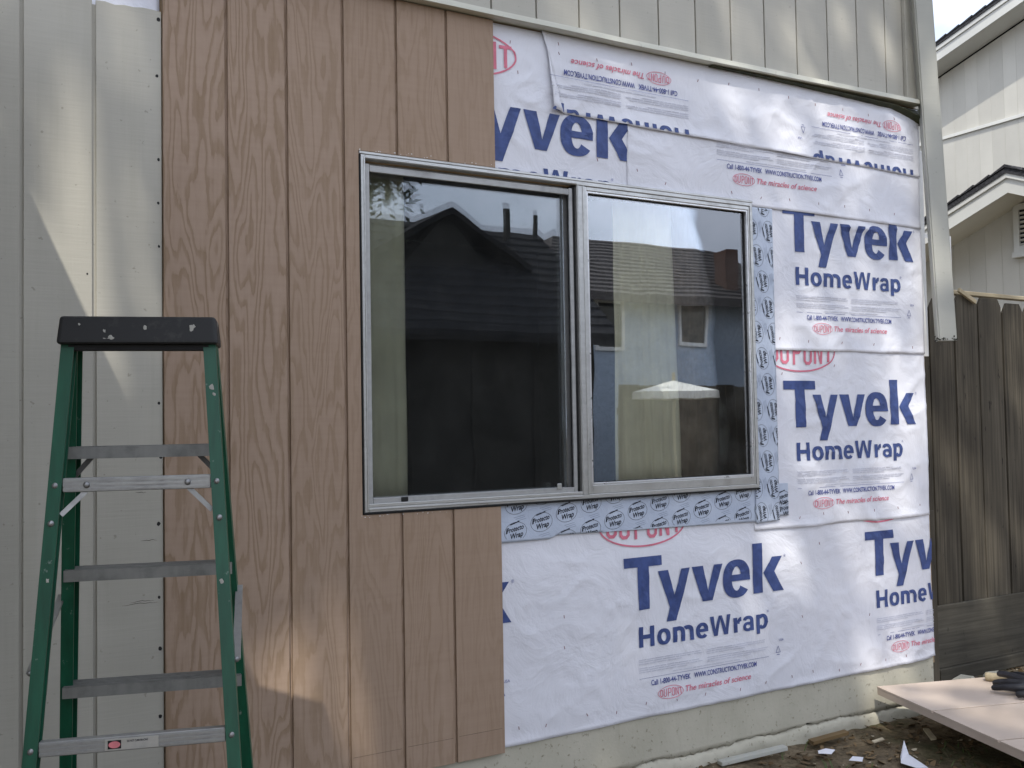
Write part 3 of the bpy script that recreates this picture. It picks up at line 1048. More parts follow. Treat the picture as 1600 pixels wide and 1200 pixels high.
def arc_strip(cx_, cz_, ao, bo, ai, bi, t0, t1, n=22, ex=2.3):
    vs = []
    for i in range(n + 1):
        t = math.radians(t0 + (t1 - t0) * i / n)
        c, s = math.cos(t), math.sin(t)
        r = (abs(c) ** ex + abs(s) ** ex) ** (-1 / ex)
        vs += [(cx_ + ao * r * c, cz_ + bo * r * s), (cx_ + ai * c, cz_ + bi * s)]
    return vs, [(2 * i, 2 * i + 1, 2 * i + 3, 2 * i + 2) for i in range(n)]


def home_wrap():
    """bold sans letters, cap height 0.083, baseline 0, starting at x = 0.069"""
    out = []
    R = lambda x0, x1, z0, z1: out.append(([(x0, z0), (x1, z0), (x1, z1), (x0, z1)], [(0, 1, 2, 3)]))
    PL = lambda *p: out.append((list(p), [tuple(range(len(p)))]))
    w, xh, cap = 0.0215, 0.063, 0.083
    # H
    R(0.069, 0.069 + w, 0, cap); R(0.147 - w, 0.147, 0, cap); R(0.069 + w, 0.147 - w, 0.033, 0.050)
    # o
    out.append(arc_strip(0.1965, xh / 2, 0.0350, 0.0330, 0.0135, 0.0185, 0, 360, 40))
    # m
    R(0.2450, 0.2450 + w, 0, xh)
    for xr in (0.3085, 0.3560):
        cx_ = xr - w - 0.0115
        out.append(arc_strip(cx_, xh - 0.027, 0.0115 + w, 0.0280, 0.0115, 0.0115, 0, 128, 16))
        R(xr - w, xr, 0, xh - 0.027)
    # e
    out.append(arc_strip(0.4020, xh / 2, 0.0335, 0.0330, 0.0130, 0.0195, 4, 318, 34))
    PL((0.3880, 0.0255), (0.4355, 0.0255), (0.4355, 0.0335), (0.4150, 0.0385), (0.3880, 0.0385))
    # W
    PL((0.4470, cap), (0.4680, cap), (0.4790, 0.0), (0.4650, 0.0))
    PL((0.4650, 0.0), (0.4870, 0.0), (0.5090, cap), (0.4960, cap))
    PL((0.5005, cap), (0.5140, cap), (0.5450, 0.0), (0.5230, 0.0))
    PL((0.5310, 0.0), (0.5450, 0.0), (0.5640, cap), (0.5430, cap))
    # r
    R(0.5790, 0.5790 + w, 0, xh)
    out.append(arc_strip(0.6205, xh - 0.0300, 0.0225, 0.0310, 0.0080, 0.0135, 92, 172, 10))
    R(0.6150, 0.6240, xh - 0.0175, xh + 0.0010)
    # a
    R(0.6735, 0.6735 + 0.0205, 0, xh - 0.020)
    out.append(arc_strip(0.6635, xh - 0.0210, 0.0305, 0.0225, 0.0120, 0.0085, 0, 165, 16))
    out.append(arc_strip(0.6605, 0.0185, 0.0270, 0.0200, 0.0105, 0.0080, 40, 330, 28))
    # p
    R(0.7090, 0.7090 + w, -0.0200, xh)
    out.append(arc_strip(0.7460, xh / 2, 0.0310, 0.0330, 0.0105, 0.0185, -140, 140, 30))
    return out


HW = home_wrap()
TY = {
    'T': [(0.0, 0.213), (0.195, 0.213), (0.195, 0.173), (0.1265, 0.173), (0.1265, 0.0), (0.068, 0.0), (0.068, 0.173), (0.0, 0.173)],
    'v': [(0.354, 0.150), (0.415, 0.150), (0.441, 0.042), (0.476, 0.150), (0.524, 0.150), (0.463, 0.0), (0.408, 0.0)],
    'y1': [(0.172, 0.149), (0.227, 0.149), (0.256, 0.044), (0.295, 0.149), (0.343, 0.149), (0.264, -0.063), (0.213, -0.063), (0.232, -0.005)],
    'kb': [(0.7000, 0.221), (0.7565, 0.221), (0.7565, 0.003), (0.7000, 0.003)],
    'kc': [(0.814, 0.156), (0.873, 0.156), (0.825, 0.091), (0.880, 0.003), (0.818, 0.003), (0.762, 0.089)],
}
ESH = e_shape()


def dupont(P, cx_, cz_, a, b, w, lw, T):
    P.ring(cx_, cz_, a, b, w, T)
    hs = [0.92, 1.0, 1.0, 1.0, 1.0, 0.92]
    wd = a * 0.235
    gap = [0, 0, 0.05, 0, 0, 0]
    x = cx_ - a * 0.83
    for i, ch in enumerate('DUPONT'):
        u = (x + wd / 2 - cx_) / a
        hh = b * 1.28 * math.sqrt(max(0.1, 1 - u * u * 0.72))
        z0, z1 = cz_ - hh / 2, cz_ + hh / 2
        X0, X1 = x, x + wd
        if i == 2: X0 += a * .05; X1 += a * .05; x += a * .05
        c = wd * 0.28
        if ch in 'DO':
            o_ = [(X0, z0 + c), (X0 + c, z0), (X1 - c, z0), (X1, z0 + c), (X1, z1 - c), (X1 - c, z1), (X0 + c, z1), (X0, z1 - c)]
            i_ = [(X0 + lw, z0 + c + lw * .4), (X0 + c + lw * .4, z0 + lw), (X1 - c - lw * .4, z0 + lw), (X1 - lw, z0 + c + lw * .4),
                  (X1 - lw, z1 - c - lw * .4), (X1 - c - lw * .4, z1 - lw), (X0 + c + lw * .4, z1 - lw), (X0 + lw, z1 - c - lw * .4)]
            P.add(o_ + i_, [(k, (k + 1) % 8, 8 + (k + 1) % 8, 8 + k) for k in range(8)], T)
        elif ch == 'U':
            P.poly([(X0, z1), (X0, z0 + c), (X0 + lw, z0 + c + lw * .4), (X0 + lw, z1)], T)
            P.poly([(X0, z0 + c), (X0 + c, z0), (X0 + c + lw * .4, z0 + lw), (X0 + lw, z0 + c + lw * .4)], T)
            P.poly([(X0 + c, z0), (X1 - c, z0), (X1 - c - lw * .4, z0 + lw), (X0 + c + lw * .4, z0 + lw)], T)
            P.poly([(X1 - c, z0), (X1, z0 + c), (X1 - lw, z0 + c + lw * .4), (X1 - c - lw * .4, z0 + lw)], T)
            P.poly([(X1, z0 + c), (X1, z1), (X1 - lw, z1), (X1 - lw, z0 + c + lw * .4)], T)
        elif ch == 'P':
            zm = z0 + (z1 - z0) * 0.42
            P.rect(X0, X0 + lw, z0, z1, T)
            P.rect(X0 + lw, X1 - c, z1 - lw, z1, T)
            P.rect(X0 + lw, X1 - c, zm, zm + lw, T)
            P.poly([(X1 - c, z1), (X1 - c, z1 - lw), (X1 - lw, z1 - c), (X1 - lw, zm + c), (X1 - c, zm + lw), (X1 - c, zm), (X1, zm + c), (X1, z1 - c)], T)
        elif ch == 'N':
            P.rect(X0, X0 + lw, z0, z1, T); P.rect(X1 - lw, X1, z0, z1, T)
            P.poly([(X0 + lw, z1), (X0 + lw, z1 - lw * 1.8), (X1 - lw, z0), (X1 - lw, z0 + lw * 1.8)], T)
        elif ch == 'T':
            P.rect(X0, X1, z1 - lw, z1, T); P.rect((X0 + X1 - lw) / 2, (X0 + X1 + lw) / 2, z0, z1 - lw, T)
        x += wd + a * 0.055


def logo(X0, Z0, flip, pr, parts='all'):
    sg = -1.0 if flip else 1.0
    T = lambda x, z: (X0 + sg * x, Z0 + sg * z)
    B, R, S, Gy = pr['blue'], pr['red'], pr['small'], pr['grey']
    for k in ('T', 'v', 'y1', 'kb', 'kc'):
        B.poly(TY[k], T)
    B.add(*ESH, T)
    B.rect(0.5745, 0.6335, 0.0675, 0.0955, T)
    B.poly([(0.6335, 0.0675), (0.6825, 0.0675), (0.6825, 0.0860), (0.6800, 0.0900), (0.6335, 0.0955)], T)
    S.add(*text_fit('\u00ae', 0.012, 0.012), lambda x, z: T(x + 0.882, z + 0.150))
    for vs, fs in HW: pr['word'].add(vs, fs, lambda x, z: T(x, z - 0.153))
    S.add(*text_fit('\u00ae', 0.010, 0.010), lambda x, z: T(x + 0.774, z - 0.085))
    # unreadable fine print: faint rows
    rr = random.Random(5)
    for row in range(7):
        z = -0.205 - row * 0.0085
        for col, (a, b) in enumerate(((0.066, 0.40), (0.425, 0.775))):
            if row == 3: continue
            x = a
            while x < b - 0.02:
                w = rr.uniform(0.012, 0.05)
                if row in (2, 6) and x > a + (b - a) * 0.6: break
                Gy.rect(x, min(b, x + w), z, z + 0.0036, T)
                x += w + 0.004
    x = 0.24
    while x < 0.60:
        w = rr.uniform(.015, .05); Gy.rect(x, x + w, -0.270, -0.2665, T); x += w + .004
    S.rect(0.066, 0.775, -0.2795, -0.2782, T)
    S.add(*text_fit('Call 1-800-44-TYVEK', 0.021, 0.208, 0.0006), lambda x, z: T(x + 0.125, z - 0.3115))
    S.add(*text_fit('WWW.CONSTRUCTION.TYVEK.COM', 0.021, 0.352, 0.0006), lambda x, z: T(x + 0.352, z - 0.3115))
    R2 = pr['slogan']
    dupont(R2, 0.225, -0.352, 0.066, 0.027, 0.0024, 0.0034, T)
    vs, fs = text_fit('The miracles of science', 0.024, 0.365, 0.0004, 0.22)
    R2.add(vs, fs, lambda x, z: T(x + 0.303, z - 0.361))
    S.add(*text_fit('USA', 0.011, 0.028), lambda x, z: T(x + 0.842, z - 0.220))
    for a, b in (((0.822, -0.268), (0.834, -0.240)), ((0.834, -0.240), (0.848, -0.268)), ((0.848, -0.268), (0.822, -0.268))):
        dx, dz = b[0] - a[0], b[1] - a[1]
        L_ = math.hypot(dx, dz); px, pz = -dz / L_ * .0011, dx / L_ * .0011
        S.poly([(a[0] + px, a[1] + pz), (a[0] - px, a[1] - pz), (b[0] - px, b[1] - pz), (b[0] + px, b[1] + pz)], T)
    S.rect(0.826, 0.842, -0.279, -0.2765, T)
    dupont(R, 0.107, 0.345, 0.222, 0.092, 0.0075, 0.0135, T)


st_me = None


def staples(sh, pts):
    global st_me
    if st_me is None:
        bm = bmesh.new()
        add_box(bm, -0.0012, 0.0012, -0.0012, 0.0002, -0.0062, 0.0062, 0.0004)
        st_me = bpy.data.meshes.new('staple')
        bm.to_mesh(st_me); bm.free()
        st_me.materials.append(M['staple'])
    for x, z in pts:
        o = bpy.data.objects.new('staple', st_me)
        COL.objects.link(o)
        o.parent = sh.o
        o.location = (x, sh.y(x, z) - 0.0004, z)
        o.rotation_euler = (0, random.uniform(-.5, .5), 0)


def print_sheet(sh, logos, line=None):
    b = sh.bounds
    b = (b[0] + .001, b[1] - .001, b[2] + .0012, b[3] - .001)
    for (x, z, fl) in logos:
        pr = {k: Print() for k in ('blue', 'word', 'red', 'slogan', 'small', 'grey')}
        logo(x, z, fl, pr)
        for key, nm, mt, gr in (('blue', 'large_lettering', 'ink_blue', 0.02), ('word', 'medium_lettering', 'ink_blue', 0.02), ('red', 'red_emblem', 'ink_red', 0.02),
                                ('slogan', 'red_slogan', 'ink_red', 0), ('small', 'small_lettering', 'ink_small', 0), ('grey', 'fine_print', 'ink_grey', 0)):
            o = pr[key].build(nm, M[mt], sh.o, sh.y, b, 0.0027 if gr else 0.0030, gr, line=line)
            if o is not None and (key in ('grey', 'small') or (key == 'word' and (fl or z == 2.567))): o['kind'] = 'stuff'


WR = lambda z: 3.676 + 0.010 * nz(z * 2.1, 8.0) + 0.004 * math.sin(z * 5)
sF = Sheet('house_wrap_sheet', 0, 1.16, lambda z: WR(z) + 0.004, lambda x: 0.283 + 0.006 * (x - 1.2) + 0.003 * nz(x * 3, 4) + 0.010 * sstep(3.60, 3.68, x), 1.09,
           'lowest white house wrap sheet below the window, reaching down to the foundation', 0.010, seed=1)
print_sheet(sF, [(1.79, 0.727, False), (0.385, 0.742, False)])
print_sheet(sF, [(3.201, 0.737, False)], ((0, 0, 1.010), (0, 0, 1)))
staples(sF, [(1.27 + i * 0.158 + random.uniform(-.02, .02), 0.335 + random.uniform(-.008, .012)) for i in range(15)] +
        [(1.50, 0.74), (1.50, 0.62), (2.78, 0.84), (2.78, 0.60), (3.22, 0.56), (2.9, 0.92)])
sE = Sheet('house_wrap_sheet', 1, 2.508, lambda z: WR(z) + 0.002, lambda x: 1.004 + 0.004 * nz(x * 4, 2), 1.86,
           'white wrap sheet with a complete blue logo, right of the window and below mid height', 0.011, seed=2)
print_sheet(sE, [(2.704, 1.455, False)], ((0, 0, 1.814), (0, 0, 1)))
staples(sE, [(2.78, 1.045), (2.93, 1.055), (3.09, 1.052), (3.27, 1.05), (3.44, 1.052), (3.60, 1.056), (3.03, 1.74), (2.70, 1.70)])
sD = Sheet('house_wrap_sheet', 2, 2.508, lambda z: WR(z) + 0.004, lambda x: 1.806 + 0.004 * nz(x * 3, 5), 2.50,
           'white wrap sheet right of the window whose blue logo has its top cut off', 0.011, seed=3)
print_sheet(sD, [(2.725, 2.262, False)], ((2.0, 0, 2.460), (0.01125, 0, 1)))
staples(sD, [(2.69, 1.86), (2.86, 1.85), (3.08, 1.848), (3.30, 1.846), (3.58, 1.838)])
sC = Sheet('house_wrap_sheet', 3, lambda z: 1.846 + 0.010 * nz(z * 5, 3), WR, lambda x: 2.455 - 0.018 * (x - 2.0) / 1.6 + 0.003 * nz(x * 3, 7), 2.76,
           'narrow white wrap strip directly above the right pane, printed with a phone line', 0.008, seed=4)
print_sheet(sC, [(2.265, 2.914, False)], ((1.53, 0, 2.731), (0.0112, 0, 1)))
staples(sC, [(2.42 + i * 0.175, 2.497 + random.uniform(-.006, .006)) for i in range(7)] + [(2.05, 2.50), (1.9, 2.54)])
sB = Sheet('house_wrap_sheet', 2, 1.16, lambda z: 1.862 + 0.012 * nz(z * 5, 3), 2.446, 3.040,
           'white wrap piece beside the brown panel top, lettering cut off on the left', seed=5)
print_sheet(sB, [(0.995, 2.567, False)])
staples(sB, [(1.30, 2.975), (1.27, 2.62), (1.42, 2.61), (1.33, 2.86), (1.70, 2.56)])
sA = Sheet('house_wrap_sheet', 4, lambda z: 1.445 + (3.03 - z) * 0.285, WR,
           lambda x: 2.724 - 0.0112 * (x - 1.53) + 0.0025 * nz(x * 3.2, 9), 3.044,
           'long white wrap strip under the belly band with upside-down printing', 0.013, lx=0.014, seed=6)
print_sheet(sA, [(2.242, 2.590, True), (3.690, 2.578, True)], ((1.53, 0, 2.728), (-0.0112, 0, -1)))
staples(sA, [(1.52 + i * 0.178, 2.972 + random.uniform(-.01, .01)) for i in range(12)] + [(1.52, 3.005)])
sG = Sheet('house_wrap_sheet', 0, -1.5, -0.004, 2.81, 3.03, 'white wrap showing above the cut old siding at top left', seed=7)

# flap of sheet A turned outward at its lower left corner
bm = bmesh.new()
rows = []
for j in range(9):
    t = j / 8
    z = 2.985 - 0.262 * t
    xe = sA.xl(z)
    yb = sA.y(xe + 0.002, z)
    w = 0.052 * t ** 1.2
    ring = []
    for i in range(6):
        s = i / 5
        ring.append(bm.verts.new((xe + 0.001 - w * s, yb - 0.0012 - 0.016 * t * math.sin(s * 1.9) * (1 - .35 * s), z + 0.012 * s * t)))
    rows.append(ring)
for j in range(8):
    for i in range(5):
        bm.faces.new((rows[j][i], rows[j][i + 1], rows[j + 1][i + 1], rows[j + 1][i]))
fl = from_bm('folded_flap', bm, M['wrap'], sA.o, smooth=True)
so = fl.modifiers.new('thickness', 'SOLIDIFY'); so.thickness = 0.0004

# ------------------------------------------------------------------ flashing tape
def tape_y(x, z):
    return -(0.0042 + 0.0031 * 2.7 + 0.0010 * nz(x * 9, z * 16, 2.0) + 0.0016 * max(0, nz(x * 3.5, z * 22, 6.0)))


def tape(name, poly, extra, label):
    bm = bmesh.new()
    vs = [bm.verts.new((x, 0, z)) for x, z in poly]
    bm.faces.new(vs)
    for ax in (0, 2):
        lo, hi = min(v.co[ax] for v in bm.verts), max(v.co[ax] for v in bm.verts)
        g = lo + 0.012
        while g < hi:
            co = [0, 0, 0]; no = [0, 0, 0]; co[ax] = g; no[ax] = 1
            bmesh.ops.bisect_plane(bm, geom=bm.verts[:] + bm.edges[:] + bm.faces[:], dist=1e-6, plane_co=co, plane_no=no)
            g += 0.012
    for v in bm.verts: v.co.y = tape_y(v.co.x, v.co.z) - extra
    me = bpy.data.meshes.new(name)
    for f in bm.faces:
        if f.normal.y > 0: f.normal_flip()
    bm.to_mesh(me); bm.free()
    me.polygons.foreach_set('use_smooth', [True] * len(me.polygons))
    o = link(name, me, M['tape'])
    so = o.modifiers.new('thickness', 'SOLIDIFY'); so.thickness = 0.0007; so.offset = -1
    return tag(o, label, 'flashing tape')


P_PRO = text_fit('Protecto', 0.0185, 0.078, 0.0005, 0.35)
P_WR = text_fit('Wrap', 0.0195, 0.056, 0.0006, 0.35)


def protecto(Pb, Pm, ox, oz, rot):
    c0, s0 = math.cos(rot), math.sin(rot)

    def T(x, z, tilt=0.20):
        x, z = x * math.cos(tilt) - z * math.sin(tilt), x * math.sin(tilt) + z * math.cos(tilt)
        return (ox + x * c0 - z * s0, oz + x * s0 + z * c0)
    Pb.ring(0, 0, 0.050, 0.0365, 0.0013, T, 32)
    Pb.add(*P_PRO, lambda x, z: T(x - 0.039, z + 0.0030))
    Pb.add(*P_WR, lambda x, z: T(x - 0.025, z - 0.0225))
    Pb.poly([(-0.016, 0.029), (0.026, 0.0335), (0.024, 0.0375), (-0.020, 0.0325)], T)
    Pb.poly([(-0.043, 0.002), (-0.039, 0.001), (-0.031, 0.022), (-0.036, 0.021)], T)
    for q in range(3):
        a = 0.048 - 0.004 * q
        Pm.rect(-0.022 + .006 * q, -0.022 + .006 * q + a, -0.0475 - q * .0075, -0.0460 - q * .0075, T)


def tape_print(o, lattice, rot, bounds, extra):
    Pb, Pm = Print(), Print()
    for x, z in lattice: protecto(Pb, Pm, x, z, rot)
    yf = lambda x, z: tape_y(x, z) - extra
    q = Pm.build('fine_print', M['ink_mid'], o, yf, bounds, 0.0007, 0)
    if q is not None: q['kind'] = 'stuff'
    q = Pb.build('printed_emblem', M['ink_black'], o, yf, bounds, 0.0010, 0)
    q['kind'] = 'stuff'


t1 = tape('flashing_tape', [(1.17, 1.045), (1.44, 1.0465), (1.475, 1.058), (2.56, 1.043), (2.56, 1.193), (1.17, 1.187)], 0.0,
          'blue-grey printed flashing tape running along under the window sill')
lat = [(1.288 + 0.1165 * i - 0.005 * j, 1.084 + 0.0297 * i - 0.103 * j) for j in range(-2, 5) for i in range(-3, 14)]
tape_print(t1, [p for p in lat if 1.1 < p[0] < 2.62 and 1.0 < p[1] < 1.25], 0.0, (1.171, 2.559, 1.0585, 1.192), 0.0)
t3 = tape('flashing_tape', [(2.60, 1.062), (2.711, 1.060), (2.711, 1.205), (2.60, 1.205)], 0.0022,
          'small square of flashing tape sticking out at the lower right window corner')
tape_print(t3, [(2.672, 1.135), (2.70, 1.085)], 0.0, (2.601, 2.710, 1.063, 1.204), 0.0022)
t2 = tape('flashing_tape', [(2.512, 1.036), (2.653, 1.043), (2.657, 2.446), (2.512, 2.444)], 0.0048,
          'blue-grey printed flashing tape running up the right side of the window')
lat = [(2.618 - 0.0297 * i + 0.103 * j, 1.995 + 0.1165 * i - 0.005 * j) for j in range(-4, 5) for i in range(-12, 8)]
tape_print(t2, [p for p in lat if 2.45 < p[0] < 2.71 and 1.0 < p[1] < 2.5], math.pi / 2, (2.513, 2.6525, 1.0435, 2.4435), 0.0048)

# ------------------------------------------------------------------ step ladder
LA = -0.2888
LO = Vector((-0.1919, -0.7871, 1.7651))
LU = Vector((math.cos(LA), math.sin(LA), 0))
LV = Vector((-math.sin(LA), math.cos(LA), 0))
ladder = empty('step_ladder', (LO.x, LO.y, 0.045), 'green fibreglass step ladder with black top cap standing in front of the wall', 'step ladder')


def LW(u, v, w):
    return LO + LU * u + LV * v - Vector((0, 0, 1)) * w


def ru(w): return 0.1689 + 0.0586 * w
def rv(w): return -(0.050 + 0.1395 * w)
def fu(w): return 0.1695 + 0.0619 * w
def fv(w): return 0.030 + 0.2715 * w


def rail(side, uf, vf, w0, w1, wid, dep, th, sgn_v):
    """C-channel rail, open towards the ladder's middle"""
    bm = bmesh.new()
    rings = []
    for w in (w0, w1):
        u = uf(w)
        v = vf(w)
        pr_ = [(u, v), (u, v + dep * sgn_v), (u - wid, v + dep * sgn_v), (u - wid, v + (dep - th) * sgn_v), (u - th, v + (dep - th) * sgn_v),
               (u - th, v + th * sgn_v), (u - wid, v + th * sgn_v), (u - wid, v)]
        rings.append([bm.verts.new(LW(side * a, b, w)) for a, b in pr_])
    n = 8
    for i in range(n):
        j = (i + 1) % n
        bm.faces.new((rings[0][i], rings[0][j], rings[1][j], rings[1][i]))
    bm.faces.new(rings[0]); bm.faces.new(rings[1][::-1])
    return from_bm('rail', bm, M['green'], ladder)


def lbox(name, u0, u1, v0, v1, w0, w1, mat, parent=ladder, bev=0.0015):
    bm = bmesh.new()
    vs = add_box(bm, u0, u1, v0, v1, w0, w1, bev)
    for v in bm.verts: v.co = LW(*v.co)
    return from_bm(name, bm, mat, parent)


def lbar(name, a, b, wu, wv, mat, parent=ladder):
    a, b = LW(*a), LW(*b)
    d = (b - a).normalized()
    n1 = d.cross(LV).normalized() if abs(d.dot(LV)) < 0.8 else d.cross(Vector((0, 0, 1))).normalized()
    n2 = d.cross(n1)
    bm = bmesh.new()
    q = []
    for p in (a, b):
        q.append([bm.verts.new(p + n1 * wu * s + n2 * wv * t) for s, t in ((-1, -1), (1, -1), (1, 1), (-1, 1))])
    for i in range(4):
        bm.faces.new((q[0][i], q[0][(i + 1) % 4], q[1][(i + 1) % 4], q[1][i]))
    bm.faces.new(q[0]); bm.faces.new(q[1][::-1])
    return from_bm(name, bm, mat, parent)


def rivet(u, v, w, r=0.0075, parent=ladder):
    bm = bmesh.new()
    bmesh.ops.create_uvsphere(bm, u_segments=10, v_segments=6, radius=r)
    c = LW(u, v, w)
    for k in bm.verts:
        k.co = c + Vector((k.co.x, k.co.y * 0.55, k.co.z))
    from_bm('rivet', bm, M['rivet'], parent, smooth=True)


for s in (-1, 1):
    rail(s, ru, rv, 0.052, 1.715, 0.029, 0.045, 0.006, 1)
    rail(s, fu, fv, 0.052, 1.720, 0.030, 0.070, 0.006, -1)
    lbox('foot', s * ru(1.71) - 0.018, s * ru(1.71) + 0.018, rv(1.71) - 0.004, rv(1.71) + 0.05, 1.700, 1.7203, M['cap'])
    lbox('foot', s * fu(1.71) - 0.020, s * fu(1.71) + 0.020, fv(1.71) - 0.075, fv(1.71) + 0.005, 1.700, 1.7203, M['cap'])
# cap: tapered body with rounded edges and a skirt
bm = bmesh.new()
tw = [(-0.1735, -0.072), (0.1735, -0.072), (0.1735, 0.062), (-0.1735, 0.062)]
bw = [(-0.1800, -0.082), (0.1800, -0.082), (0.1800, 0.075), (-0.1800, 0.075)]
A = [bm.verts.new((a, b, 0.0)) for a, b in tw]
B = [bm.verts.new((a, b, 0.066)) for a, b in bw]
bm.faces.new(A); bm.faces.new(B[::-1])
for i in range(4): bm.faces.new((A[i], B[i], B[(i + 1) % 4], A[(i + 1) % 4]))
bmesh.ops.recalc_face_normals(bm, faces=bm.faces[:])
bmesh.ops.bevel(bm, geom=[e for e in bm.edges], offset=0.009, segments=3, affect='EDGES', profile=0.6)
for v in bm.verts: v.co = LW(*v.co)
from_bm('top_cap', bm, M['cap'], ladder, smooth=False)
lbox('cap_shadow_bar', -0.158, 0.158, -0.060, -0.035, 0.0655, 0.080, M['gasket_gap'])  # black bar put in as the shadow below the cap
# steps: tread with a lip on both edges
for i in range(1, 6):
    w = 0.307 + 0.305 * (i - 1)
    hu = fu(w) - 0.007
    v1 = fv(w) - 0.004
    v0 = v1 - 0.078
    bm = bmesh.new()
    prof = [(v0, 0.0), (v1, 0.0), (v1, 0.030), (v1 - 0.003, 0.030), (v1 - 0.003, 0.003), (v0 + 0.003, 0.003), (v0 + 0.003, 0.028), (v0, 0.028)]
    Aa = [bm.verts.new(LW(-hu, b, w + c)) for b, c in prof]
    Bb = [bm.verts.new(LW(hu, b, w + c)) for b, c in prof]
    for k in range(8):
        bm.faces.new((Aa[k], Aa[(k + 1) % 8], Bb[(k + 1) % 8], Bb[k]))
    bm.faces.new(Aa); bm.faces.new(Bb[::-1])
    stp = from_bm('step', bm, M['tread'], ladder)
    for q in range(5):
        vq = v0 + 0.010 + q * 0.0145
        lbox('tread_rib', -hu + 0.002, hu - 0.002, vq, vq + 0.006, w - 0.0016, w - 0.0001, M['tread'], stp, 0)
    for s in (-1, 1):
        rivet(s * (fu(w) - 0.020), fv(w) - 0.0715, w + 0.020, 0.0055)
        if i == 1:
            lbar('diagonal_brace', (s * (hu - 0.055), v0 + 0.03, w + 0.026), (s * (fu(w + 0.08) - 0.014), v0 + 0.045, w + 0.085), 0.006, 0.004, M['brace'])
# rear horizontals
for w in (0.375, 0.9435, 1.42):
    hu = ru(w) - 0.0285
    v0 = rv(w) + 0.006
    bar = lbox('rear_brace', -hu, hu, v0, v0 + 0.022, w, w + 0.032, M['step'])
    for q in range(3):
        lbox('brace_rib', -hu + .001, hu - .001, v0 - 0.0022, v0 - 0.0002, w + 0.004 + q * 0.0095, w + 0.0085 + q * 0.0095, M['step'], bar, 0)
    for s in (-1, 1):
        rivet(s * (ru(w) - 0.0145), rv(w) - 0.001, w + 0.016)
        if w < 0.5:
            rivet(s * (hu - 0.052), v0 - 0.004, w + 0.016)
            lbar('diagonal_brace', (s * (hu - 0.050), v0 + 0.010, w + 0.030), (s * (ru(w + 0.07) - 0.030), rv(w + 0.07) + 0.014, w + 0.083), 0.0055, 0.003, M['step'])
            rivet(s * (ru(w + 0.10) - 0.0145), rv(w + 0.10) - 0.001, w + 0.100)
    if abs(w - 0.9435) < 1e-3:
        lab = lbox('warning_label', -0.060, 0.052, v0 - 0.0034, v0 - 0.0024, w + 0.004, w + 0.0285, M['alu'], bar, 0)
        lbox('label_patch', -0.054, -0.026, v0 - 0.0042, v0 - 0.0036, w + 0.007, w + 0.0255, M['gasket_gap'], bar, 0)
        bm = bmesh.new()
        cv = [bm.verts.new(LW(-0.040 + 0.0125 * math.cos(t), v0 - 0.0046, w + 0.0163 + 0.0075 * math.sin(t))) for t in [k * math.pi / 10 for k in range(20)]]
        bm.faces.new(cv)
        from_bm('label_oval', bm, simple('faded_red_oval', (0.70, 0.22, 0.24), 0.5, 0.3), bar)
        bm = bmesh.new()
        tv, tf = text_fit('DO NOT CLIMB BRACING', 0.0042, 0.044, 0.0002)
        vv = [bm.verts.new(LW(-0.014 + x, v0 - 0.0038, w + 0.0125 - z)) for x, z in tv]
        for f in tf:
            try: bm.faces.new([vv[i] for i in f])
            except ValueError: pass
        from_bm('label_lettering', bm, M['ink_black'], bar)
# dried paint dabs
for (u_, w_, r_, sec) in ((-0.060, 0.052, .006, 'c'), (0.118, 0.030, .0065, 'c'), (0.125, 0.024, .004, 'c'), (0.015, 0.028, .0045, 'c'), (-0.075, 0.036, .0035, 'c'), (-0.13, 0.02, .003, 'c'),
                          (0.0, 0.17, .006, 'r'), (0.004, 0.185, .004, 'r'), (-0.003, 0.62, .006, 'r'), (0.003, 0.60, .004, 'l')):
    bm = bmesh.new()
    if sec == 'c':
        c_ = LW(u_, -0.0725 - 0.0098 * (w_ / 0.066), w_)
    else:
        sg_ = 1 if sec == 'r' else -1
        c_ = LW(sg_ * (ru(w_) - 0.0145) + u_, rv(w_) - 0.0004, w_)
    n_ = 9
    ph = [random.uniform(.5, 1.3) for _ in range(n_)]
    rim = [bm.verts.new(c_ + LU * (r_ * ph[i] * math.cos(i * 6.283 / n_)) + Vector((0, 0, 1)) * (r_ * 1.3 * ph[i] * math.sin(i * 6.283 / n_))) for i in range(n_)]
    cv_ = bm.verts.new(c_ - LV * 0.0012)
    for i in range(n_): bm.faces.new((cv_, rim[i], rim[(i + 1) % n_]))
    from_bm('paint_dab', bm, M['dab'], ladder, smooth=True)
# spreaders
for s in (-1, 1):
    lbar('spreader', (s * (ru(0.80) + 0.004), rv(0.80) + 0.02, 0.80), (s * (fu(0.68) + 0.004), fv(0.68) - 0.035, 0.68), 0.009, 0.002, M['step'])
    rivet(s * (ru(0.80) + 0.004), rv(0.80) + 0.02, 0.80, 0.007)

# ------------------------------------------------------------------ downspout hanging loose at the corner
sp = empty('downspout', (3.72, -0.085, 1.87), 'grey-green square downspout hanging loose at the house corner, cut off above the fence', 'downspout')
bm = bmesh.new()
p0, p1 = Vector((3.742, -0.090, 1.868)), Vector((3.535, -0.090, 5.40))
ang = math.radians(-38)
rings = []
for p in (p0, p0.lerp(p1, 0.012), p0.lerp(p1, 0.5), p1):
    r = []
    for a, b in ((-0.044, -0.036), (0.044, -0.036), (0.044, 0.036), (-0.044, 0.036)):
        r.append(bm.verts.new(p + Vector((a * math.cos(ang) - b * math.sin(ang), a * math.sin(ang) + b * math.cos(ang), 0))))
    rings.append(r)
for i in range(3):
    for k in range(4):
        bm.faces.new((rings[i][k], rings[i][(k + 1) % 4], rings[i + 1][(k + 1) % 4], rings[i + 1][k]))
bm.faces.new(rings[-1])
bmesh.ops.recalc_face_normals(bm, faces=bm.faces[:])
